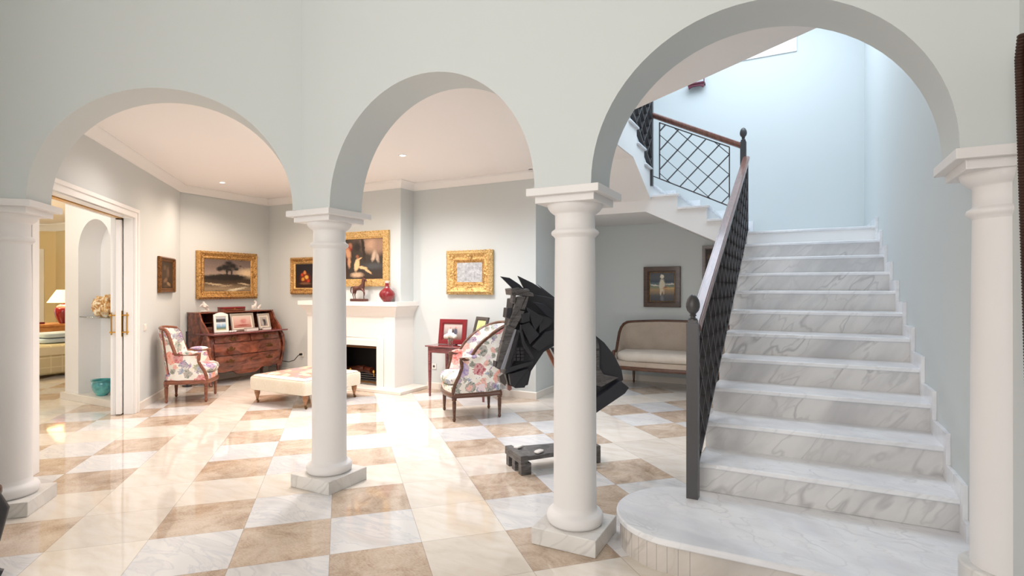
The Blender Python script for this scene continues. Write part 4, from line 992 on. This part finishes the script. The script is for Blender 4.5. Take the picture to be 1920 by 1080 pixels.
# ================================================================ MANTEL OBJECTS
hz = thing('horse_statuette', 'small bronze horse with raised foreleg on the mantelpiece', 'statuette', (-5.60, 5.96, 1.236), 0)
MB().box(-.13, -.05, 0, .13, .05, .037).build('base', 'bronze', hz, bevel=.005)
P = [(-.085, 0, .195), (-.02, 0, .19), (.055, 0, .195), (.075, 0, .245), (.085, 0, .295), (.088, 0, .33), (.115, 0, .31), (.135, 0, .285),
     (-.09, .022, .14), (-.105, .022, .095), (-.095, .022, .05), (-.085, .022, .035), (-.085, -.022, .14), (-.10, -.022, .1), (-.085, -.022, .055), (-.075, -.022, .035),
     (.07, .02, .15), (.07, .02, .10), (.068, .02, .055), (.07, .02, .035), (.085, -.02, .155), (.12, -.02, .13), (.118, -.02, .09), (.105, -.02, .075),
     (-.115, 0, .21), (-.15, 0, .20), (-.16, 0, .15), (-.145, 0, .11)]
E_ = [(0, 1), (1, 2), (2, 3), (3, 4), (4, 5), (5, 6), (6, 7), (0, 8), (8, 9), (9, 10), (10, 11), (0, 12), (12, 13), (13, 14), (14, 15), (2, 16), (16, 17), (17, 18), (18, 19), (2, 20), (20, 21), (21, 22), (22, 23), (0, 24), (24, 25), (25, 26), (26, 27)]
Rr = [.036, .034, .036, .027, .02, .014, .016, .010, .018, .009, .006, .009, .018, .009, .006, .009, .014, .008, .006, .009, .014, .008, .006, .008, .010, .008, .010, .005]
skinned('horse_body', 'bronze', P, E_, Rr, hz)
mb = MB(); mb.loft([[Vector((.062, s_, .245)), Vector((.048, s_, .29)), Vector((.066, s_, .34)), Vector((.09, s_, .35)), Vector((.075, s_, .30))] for s_ in (-.004, .004)]); mb.ell((.088, .008, .352), .004, .004, .012, 6, 4); mb.ell((.088, -.008, .352), .004, .004, .012, 6, 4); mb.build('mane', 'bronze', hz)
vs = thing('vase', 'oxblood red bottle vase with pale rim on the mantelpiece', 'vase', (-5.10, 5.975, 1.236))
MB().lathe([(.0, 0), (.055, 0), (.062, .006), (.095, .035), (.122, .075), (.125, .11), (.105, .145), (.065, .175), (.038, .20), (.030, .235), (.030, .262)], seg=40, cap=False, sx=.88, sy=.88).build('vase_body', 'oxblood', vs)
MB().lathe([(.030, .260), (.036, .275), (.044, .29), (.040, .292), (.028, .262), (.024, .2)], seg=40, cap=False, sx=.88, sy=.88).build('rim', 'porcelain', vs)

# ================================================================ HORSE SCULPTURE (black wood assemblage)
hs = thing('horse_sculpture', 'large black wooden horse head sculpture with spiked mane bending over a low board base', 'sculpture', (-1.72, 3.99, 0))
HO = Vector((-1.72, 3.99, 0)); HD = Vector((.633, .774, 0)).normalized(); HN = Vector((HD.y, -HD.x, 0))   # HN: towards the viewer side
def plate(nm_, px, off_, th_, m='black', bev=.003, sub=0):
    p0 = HO + HN * off_
    pts = [hit(x_, y_, p0, HD) - HO for (x_, y_) in px]
    return MB().prism(pts, -HN * th_).build(nm_, m, hs, bevel=bev)
# core mass of the head and jaw
plate('head_core', [(962, 560), (1000, 552), (1042, 560), (1062, 600), (1062, 640), (1040, 648), (1020, 660), (1008, 678), (996, 696), (990, 722), (970, 728), (953, 722), (948, 700), (944, 680), (952, 640), (958, 600)], .04, .12)
plate('ear', [(938, 518), (956, 521), (974, 533), (986, 545), (964, 544)], .085, .012, 'slab')
plate('mane_spike', [(971, 517), (1000, 531), (1026, 548), (1066, 580), (1066, 612), (1030, 618), (1010, 590), (990, 556)], .02, .016)
plate('mane_spike', [(1008, 533), (1016, 539), (1046, 562), (1066, 566), (1066, 580), (1040, 566)], -.03, .012, 'slab')
plate('mane_spike', [(1056, 556), (1092, 548), (1112, 572), (1112, 604), (1080, 610)], -.01, .016)
plate('brow_block', [(958, 541), (972, 539), (1000, 550), (1001, 556), (960, 553)], .10, .12, 'blackwood')
plate('brow_block', [(964, 545), (990, 541), (994, 546), (968, 551)], .115, .05, 'blackwood')
plate('face_plank', [(972, 556), (986, 556), (964, 612), (952, 612)], .11, .03, 'blackwood')
plate('face_plank', [(962, 553), (968, 553), (966, 570), (961, 566)], .11, .05, 'blackwood')
plate('face_plank', [(988, 556), (992, 556), (984, 582), (976, 580)], .105, .03, 'blackwood')
plate('nose_block', [(951, 577), (961, 577), (957, 598), (949, 595)], .10, .07)
plate('face_plank', [(974, 582), (984, 584), (966, 616), (957, 610)], .12, .03, 'blackwood')
plate('nose_plank', [(950, 610), (966, 614), (950, 660), (939, 694), (931, 690), (938, 655)], .115, .04, 'blackwood')
sl = mat('polished_slat', rgb(150, 152, 160), .2, .3)
plate('polished_slat', [(966, 617), (969, 618), (946, 693), (939, 693)], .13, .02, sl)
plate('nose_plank', [(970, 618), (976, 620), (954, 694), (948, 692)], .12, .03)
plate('lip_block', [(930, 677), (936, 679), (934, 690), (929, 688)], .11, .06)
plate('eye_block', [(977, 589), (993, 586), (994, 602), (979, 606)], .125, .05)
plate('cheek_plate', [(986, 575), (1021, 596), (1004, 620)], .10, .02)
plate('cheek_plate', [(1000, 566), (1020, 570), (1036, 584), (1040, 600), (1024, 590)], .095, .015, 'slab')
plate('cheek_plate', [(1012, 590), (1040, 598), (1030, 612), (1012, 625)], .085, .02)
plate('cheek_plate', [(976, 610), (992, 604), (1012, 628), (994, 645)], .10, .02)
plate('cheek_plate', [(977, 608), (984, 640), (1002, 672), (996, 672), (981, 650), (975, 622)], .12, .02)
plate('neck_plate', [(998, 650), (1024, 622), (1062, 615), (1062, 636), (1042, 640), (1010, 658)], .10, .025)
plate('cheek_plate', [(973, 625), (962, 662), (956, 694), (968, 668)], .10, .02)
for k in range(3):
    for r_ in range(4):
        x0, y0 = 961 + k * 7.5 + r_ * .3, 652 + r_ * 6.5
        plate('cheek_stud', [(x0, y0), (x0 + 6, y0 - .8), (x0 + 6, y0 + 5), (x0, y0 + 5.6)], .105, .03, 'black', .002)
plate('jaw_plank', [(948, 694), (952, 690), (998, 677), (999, 683), (956, 698), (946, 702)], .12, .04)
plate('jaw_plank', [(955, 702), (993, 690), (985, 700), (966, 724), (958, 722)], .09, .03)
plate('muzzle_plate', [(985, 692), (993, 697), (988, 716), (984, 727), (966, 728), (972, 712)], .075, .03)
plate('lip_block', [(936, 706), (944, 700), (950, 716), (948, 724), (938, 716)], .08, .05, 'greyframe')
plate('knob_foot', [(952, 722), (959, 723), (960, 730), (956, 733), (952, 731)], .05, .02, mat('reddish_knob', rgb(150, 108, 100), .5))
# neck: arched slab running behind the column to the tail piece
plate('neck_arch', [(1040, 645), (1062, 610), (1090, 600), (1118, 630), (1133, 642), (1152, 666), (1166, 694), (1169, 712), (1160, 722), (1118, 742), (1092, 700), (1070, 660), (1060, 652)], .05, .14)
plate('neck_plate', [(1100, 622), (1120, 636), (1124, 650), (1124, 690), (1132, 702), (1160, 708), (1128, 726), (1100, 716)], .075, .02, 'blackwood')
plate('neck_strut', [(1024, 656), (1030, 653), (1062, 720), (1056, 724)], .03, .02, 'redwalnut')
plate('neck_strut', [(1033, 652), (1039, 652), (1068, 700), (1064, 708)], .0, .02)
plate('tail_board', [(1112, 762), (1112, 750), (1164, 714), (1180, 727), (1172, 738), (1116, 776)], .10, .20, 'slab', .004)
# hidden post carrying the head
pA = hit(1078, 690, HO, HD) - HO; pB = hit(1072, 862, HO, HD) - HO
MB().tube([pA, (pB.x, pB.y, .11)], .022, 12).build('post', 'iron', hs)
# low board base on block feet
def hb(mb, s0, s1, w0, w1, z0, z1):
    q = [HD * s0 + HN * w0, HD * s1 + HN * w0, HD * s1 + HN * w1, HD * s0 + HN * w1]
    return mb.loft([[Vector((p.x, p.y, z0)) for p in q], [Vector((p.x, p.y, z1)) for p in q]])
bs = MB(); q = [HD * -.27 + HN * .05, HD * .42 + HN * .02, HD * .42 - HN * .16, HD * -.27 - HN * .24]
bs.loft([[Vector((p.x, p.y, .105)) for p in q], [Vector((p.x, p.y, .14)) for p in q]]); bs.build('base_board', 'blackwood', hs, bevel=.004)
q = MB(); hb(q, -.31, -.25, .06, -.26, .085, .148); q.build('base_rail', 'blackwood', hs, bevel=.004)
for w_ in (.055, -.07, -.19): q = MB(); hb(q, -.305, -.22, w_, w_ - .055, 0, .088); q.build('base_foot', 'blackwood', hs, bevel=.003)
q = MB(); hb(q, .34, .42, .02, -.16, 0, .106); q.build('base_foot', 'blackwood', hs, bevel=.003)
def weight(label, s_, w_, z_=.142):
    p = HO + HD * s_ + HN * w_; t = thing('glass_weight', label, 'weight', (p.x, p.y, z_), math.atan2(HD.y, HD.x) + .5)
    MB().ell((0, 0, .010), .045, .026, .010, 16, 8, .6).build('weight_body', 'porcelain', t)
weight('white glossy weight at the rear corner of the black sculpture base', -.225, -.18); weight('white glossy weight at the front corner of the black sculpture base', -.13, -.0)

# ================================================================ SMALL WALL THINGS
def socket(label, c, rz, w=.075, h=.075, hole=True):
    t = thing('wall_socket', label, 'socket', c, rz)
    MB().box(-w / 2, -.012, -h / 2, w / 2, 0, h / 2).build('cover_plate', 'plastic', t, bevel=.003)
    if hole: mb = MB(); mb.tube([(0, -.0125, 0), (0, -.0135, 0)], .018, 16); mb.build('socket_well', 'greyframe', t)
    return t
socket('white wall socket with a black plug, between bureau and middle column', (-7.225, VM - .001, .345), 0)
socket('white wall socket low on the wall under the side table', (-4.585, VM - .001, .32), 0)
p_ = ab(AD, 7.60, .955); t = thing('light_switch', 'small cream light switch beside the sliding doorway', 'switch', (p_.x, p_.y, p_.z), R_(135))
MB().box(-.04, -.01, -.04, .04, 0, .04).build('switch_plate', 'plastic', t, bevel=.003); MB().box(-.018, -.014, -.025, .018, -.01, .025).build('rocker', 'plastic', t, bevel=.002)
t = thing('power_cable', 'black cable drooping from the wall socket behind the bureau', 'cable', (-7.225, VM - .03, .345))
MB().tube([(0, .01, 0), (0, -.01, 0), (-.04, -.02, -.02), (-.12, -.03, -.10), (-.22, -.05, -.13), (-.34, -.08, -.12), (-.5, -.1, -.05)], .006, 8).build('cord', 'cable', t)
MB().tube([(0, .018, 0), (0, -.02, 0)], .018, 12).build('plug', 'cable', t)
t = thing('power_cable', 'short black cable behind the red photo frame on the side table', 'cable', (-3.92, 6.30, TH_ + .005))
MB().tube([(-.04, 0, .0), (-.02, -.02, .05), (.03, -.03, .07), (.08, -.03, .04), (.10, -.02, .0)], .004, 8).build('cord', 'cable', t)
t = thing('wall_shelf', 'little maroon shelf bracket high on the stairwell back wall', 'shelf', (-1.34, VB, 4.33))
MB().box(-.12, -.12, .06, .12, -.001, .085).build('shelf_board', 'maroon', t, bevel=.003)
MB().prism([(-.10, -.11, .0), (-.06, -.11, .03), (.06, -.11, .03), (.10, -.11, .0), (.115, -.11, .06), (-.115, -.11, .06)], (0, .02, 0)).build('apron', 'maroon', t, bevel=.002)
for sx in (-1, 1): MB().box(sx * .11 - .006, -.1, .085, sx * .11 + .006, -.088, .36).build('post', 'maroon', t, smooth=False)

# downlights, then added fill spots
def downlight(label, x_, y_, z_=ZC, power=85, vis=True, col=(1, .80, .66), ang=150):
    t = thing('ceiling_downlight', label, 'ceiling light', (x_, y_, z_), 0, 'recessed ceiling downlights')
    MB().lathe([(.032, -.001), (.034, -.006), (.046, -.006), (.050, -.001), (.050, .0)], seg=28, cap=False).build('trim_ring', 'trimw', t)
    MB().lathe([(.0, -.003), (.031, -.003), (.031, -.0015), (.0, -.0015)], seg=20, cap=False).build('bulb_face', 'bulb', t)
    l = bpy.data.lights.new('downlight_or_fill_spot', 'SPOT'); l.energy = power; l.color = col; l.spot_size = R_(ang); l.spot_blend = .9; l.shadow_soft_size = .04
    o = bpy.data.objects.new('downlight_or_fill_spot', l); COL.objects.link(o); o.parent = t; o.location = (0, 0, -.012)
    return t
downlight('recessed ceiling downlight in front of the bureau, seen through the left arch', -7.28, 5.01)
downlight('recessed ceiling downlight seen through the middle arch', -3.985, 4.935, power=135, col=(1, .95, .93))
for (x_, y_, w_, c_) in ((-5.5, 4.9, 125, (1, .85, .74)), (-5.4, 3.4, 90, (1, .87, .80)), (-6.5, 4.5, 70, (1, .78, .62)), (-3.6, 3.7, 130, (1, .95, .95)), (-2.3, 5.2, 95, (.70, .84, 1)), (-6.8, 5.4, 55, (1, .80, .65)), (-4.3, 5.2, 125, (1, .96, .96))):  # added fill spots, no fixtures; tints imitate warm lamps and blue daylight
    l = bpy.data.lights.new('downlight_or_fill_spot', 'SPOT'); l.energy = w_; l.color = c_; l.spot_size = R_(155); l.spot_blend = .9; l.shadow_soft_size = .06
    o = bpy.data.objects.new('downlight_or_fill_spot', l); COL.objects.link(o); o.location = (x_, y_, ZC - .015)

# ================================================================ SIDE ROOM BEYOND THE SLIDING DOOR
VN = 3.60
# niche wall with arched recess
nu0, nu1, nzs = -8.07, -7.30, 1.89; r_n = (nu1 - nu0) / 2
arch_wall('wall_niche', (-8.40, VN, 0), (1, 0, 0), (0, 1, 0), 1.22, .25, 0, 3.3, [(nu0 + 8.40, nu1 + 8.40)], nzs, 'white')
struct(MB().box(-8.40, VN + .25, 0, -7.30, VN + .27, 3.3), 'wall_niche_back', 'white', smooth=False)
struct(MB().box(-8.45, VN - .035, 0, -7.18, VN + .25, .088), 'trim_niche_plinth', 'basew', bevel=.003)
g_ = thing('glass_shelf', 'clear glass shelf across the arched niche', 'shelf', (-7.685, VN + .12, 1.062))
MB().box(-.38, -.11, -.005, .38, .11, .005).build('glass_pane', 'glass', g_, bevel=.001)
for sx in (-.36, .36): MB().lathe([(.012, -.018), (.014, -.01), (.014, -.006)], (sx, -.06, 0), 12).build('shelf_pin', 'silver', g_)
# golden mineral lump
gm_ = thing('mineral_specimen', 'lumpy golden mineral specimen on the glass shelf in the niche', 'mineral', (-7.70, VN + .12, 1.068))
from mathutils import noise as mnoise
mb = MB().ell((0, 0, .13), .20, .085, .13, 40, 26, .8)
mb.v = [tuple(Vector((0, 0, .12)) + (Vector(p) - Vector((0, 0, .12))) * (1 + .35 * mnoise.noise(Vector(p) * 16) + .12 * mnoise.noise(Vector(p) * 50))) for p in mb.v]
mb.v = [(p[0], max(-.10, min(.10, p[1])), max(.0, p[2])) for p in mb.v]
mb.build('crystal_mass', 'quartz', gm_, ang=25)
bw = thing('bowl', 'turquoise glazed bowl on the floor of the niche', 'bowl', (-7.72, VN + .10, .088))
MB().lathe([(.0, 0), (.08, 0), (.09, .01), (.14, .06), (.16, .11), (.165, .15), (.155, .172), (.172, .188), (.172, .196), (.15, .185), (.15, .11), (.07, .02), (0, .02)], seg=36, cap=False, sx=.8, sy=.66).build('bowl_body', 'turq', bw)
# far walls in warm yellow
cx_, cy_ = -15.6, 6.5
struct(MB().box(cx_, cy_, 0, -8.40, cy_ + .2, 3.3), 'wall_yellow_right', 'cream_wall', smooth=False)
fw_ = MB(); S0 = Vector((cx_, cy_)); dL = Vector((-S, -S))
def dbox(mb, s0, s1, z0, z1, o0, o1):
    nrm_ = Vector((-S, S)); q = [S0 + dL * s0 + nrm_ * o0, S0 + dL * s1 + nrm_ * o0, S0 + dL * s1 + nrm_ * o1, S0 + dL * s0 + nrm_ * o1]
    return mb.loft([[Vector((p.x, p.y, z0)) for p in q], [Vector((p.x, p.y, z1)) for p in q]])
dbox(fw_, -.2, .32, 0, 3.3, 0, .2); dbox(fw_, .32, 1.2, 2.25, 3.3, 0, .2); dbox(fw_, 1.2, 5, 0, 3.3, 0, .2)
struct(fw_, 'wall_yellow_left', 'cream_wall', smooth=False)
fc = MB(); dbox(fc, .22, .32, 0, 2.35, -.03, .0); dbox(fc, .32, 1.3, 2.25, 2.35, -.03, 0); dbox(fc, .32, .34, 0, 2.25, 0, .2); struct(fc, 'trim_far_door_casing', 'trimw', smooth=False)
fd = MB(); dbox(fd, .36, .42, .01, 2.24, -.5, .05); d2_ = struct(fd, 'door_2', 'trimw', smooth=False)
for zz in (.4, 1.25, 2.0): q = MB(); dbox(q, .335, .36, zz, zz + .09, -.02, .02); q.build('hinge', 'brass', d2_, smooth=False)
struct(MB().box(-18.8, 3, 0, -18.6, 9, 3.3), 'wall_far_end', 'cream_wall', smooth=False)
struct(MB().box(-19, -.2, 0, -8.2, 0, 3.3), 'wall_side_room_near', 'cream_wall', smooth=False)
poly_slab('ceiling_side_room', [(-19, -.2), (-5.3, -.2), (-4.9, 1.0), (c1.x - .15, c1.y + .2), (-8.3, 4.9), (-8.3, 7), (-19, 9)][::-1], ZC, 3.3, 'ceil')
sc_ = MB(); sweep(sc_, [(-8.4, cy_), (cx_, cy_), (cx_ - 3, cy_ - 3)], [(0, ZC - .16), (.02, ZC - .16), (.04, ZC - .12), (.09, ZC - .05), (.14, ZC - .03), (.14, ZC), (0, ZC)]); struct(sc_, 'trim_side_room_cornice', 'trimw', ang=50)
# daybed, blankets, console, lamp
db = thing('daybed', 'cream checked daybed in the yellow room, seen through the sliding doorway', 'daybed', (-11.05, 4.5, 0))
MB().box(-.45, -.9, .06, .45, .9, .34).build('skirted_base', 'check', db, bevel=.02)
q = MB().ell((0, 0, .42), .47, .92, .10, 24, 12, .35); q.build('mattress', 'check', db)
for sx in (-1, 1):
    for sy in (-1, 1): MB().box(sx * .38 - .03, sy * .8 - .03, 0, sx * .38 + .03, sy * .8 + .03, .07).build('leg', 'walnut', db)
for k, lb in enumerate(('pale blue folded blanket lying directly on the checked daybed', 'pale blue folded blanket on top of the other blanket on the daybed')):
    t = thing('folded_blanket', lb, 'blanket', (-11.05, 4.62 + .02 * k, .522 + .086 * k), .05 * k)
    MB().ell((0, 0, .042), .26, .30, .042, 20, 10, .4).build('blanket_body', 'blanket', t)
ct = thing('console_table', 'light wood console table with curved legs beyond the daybed', 'table', (-12.3, 5.1, 0))
MB().box(-.3, -.75, .73, .3, .75, .775).build('tabletop', 'console', ct, bevel=.008); MB().box(-.27, -.7, .60, .27, .7, .73).build('apron', 'console', ct, bevel=.004)
for sy in (-.25, .25): MB().box(.271, sy - .2, .62, .285, sy + .2, .71).build('drawer', 'console', ct, bevel=.004)
for sx in (-1, 1):
    for sy in (-1, 1): MB().tube([(sx * .25, sy * .66, .62), (sx * .28, sy * .69, .5), (sx * .24, sy * .64, .25), (sx * .22, sy * .62, .08), (sx * .26, sy * .66, .005)], [.035, .03, .02, .016, .02], 8).build('leg', 'walnut', ct)
lp_ = thing('table_lamp', 'table lamp with red vase base and cream shade on the console table', 'lamp', (-12.10, 5.17, .776))
MB().lathe([(0, 0), (.07, 0), (.08, .02), (.12, .10), (.145, .2), (.145, .26), (.11, .32), (.07, .345), (.05, .35), (.05, .36), (0, .36)], seg=28, cap=False).build('vase_base', 'oxblood', lp_)
MB().lathe([(.012, .355), (.012, .45)], seg=10).build('stem', 'darkbrass', lp_)
MB().lathe([(.25, .385), (.11, .62), (.107, .62), (.246, .388)], seg=32, cap=False).build('lamp_shade', 'shade', lp_)
lt_ = bpy.data.lights.new('table_lamp_bulb', 'POINT'); lt_.energy = 12; lt_.color = (1, .8, .5); lt_.shadow_soft_size = .05
o = bpy.data.objects.new('table_lamp_bulb', lt_); COL.objects.link(o); o.parent = lp_; o.location = (0, 0, .5)
for (x_, y_, z_, m_) in ((-12.2, 4.75, .776, 'maroon'),):
    t = thing('book', 'dark red book lying on the console table beside the lamp', 'book', (x_, y_, z_), .3)
    MB().box(-.09, -.13, 0, .09, .13, .035).build('cover', m_, t, bevel=.003); MB().box(-.085, -.132, .004, .088, .132, .031).build('pages', 'paper', t, smooth=False)
pk = thing('upholstered_chair', 'pink fringed chair edge between the daybed and the niche wall', 'chair', (-10.05, 4.75, 0))
MB().box(-.25, -.02, .10, .25, .45, .42).build('seat', 'pink', pk, bevel=.03); MB().box(-.25, .38, .3, .25, .46, .84).build('backrest', 'pink', pk, bevel=.03)
for sx in (-1, 1):
    for y_ in (.03, .42): MB().box(sx * .2 - .02, y_ - .02, 0, sx * .2 + .02, y_ + .02, .11).build('leg', 'walnut', pk)
mb = MB()
for k in range(26): mb.ell((-.25, -.028, .12 + .027 * k if k < 12 else .12 + .027 * k), .009, .009, .009, 8, 6) if k < 12 else mb.ell((-.258, .38, .12 + .027 * k), .009, .009, .009, 8, 6)
mb.build('bead_fringe', 'porcelain', pk)
ch_ = thing('reading_lamp', 'black jointed reading lamp arm at the near end of the daybed', 'lamp', (-10.47, 3.90, 0))
MB().lathe([(.0, 0), (.10, 0), (.10, .015), (.012, .03), (.011, .45)], seg=20, cap=False).build('foot', 'black', ch_)
MB().tube([(0, 0, .44), (-.02, .0, .6), (.0, .0, .72)], .014, 8).tube([(-.02, 0, .46), (.10, .12, .48)], .010, 8).build('arm', 'black', ch_)
l = bpy.data.lights.new('side_room_fill', 'POINT'); l.energy = 150; l.color = (1, .84, .58); l.shadow_soft_size = .3  # unseen point light added to brighten the yellow room
o = bpy.data.objects.new('side_room_fill', l); COL.objects.link(o); o.location = (-12, 3.2, 2.6)
l = bpy.data.lights.new('niche_fill', 'POINT'); l.energy = 22; l.color = (1, .93, .84); l.shadow_soft_size = .3  # unseen fill light added in front of the niche
o = bpy.data.objects.new('niche_fill', l); COL.objects.link(o); o.location = (-7.7, 2.4, 2.6)

# dark carved chair at the left edge of the hall
dc = thing('carved_chair', 'dark carved wooden chair leg at the lower left corner of the picture', 'chair', (-3.63, .92, 0), R_(20))
for (x_, y_) in ((.22, .2), (.22, -.2), (-.22, .2), (-.22, -.2)):
    MB().tube([(x_, y_, .42), (x_ * 1.12, y_ * 1.12, .34), (x_ * 1.05, y_ * 1.05, .18), (x_ * .98, y_ * .98, .08), (x_ * 1.08, y_ * 1.08, .03), (x_ * 1.16, y_ * 1.16, .02)], [.04, .042, .026, .02, .026, .022], 12).build('leg', 'black', dc, ang=60)
MB().box(-.25, -.25, .40, .25, .25, .46).build('seat', 'walnut', dc, bevel=.02)
MB().box(-.25, -.24, .46, -.21, .24, .98).build('backrest', 'walnut', dc, bevel=.02)
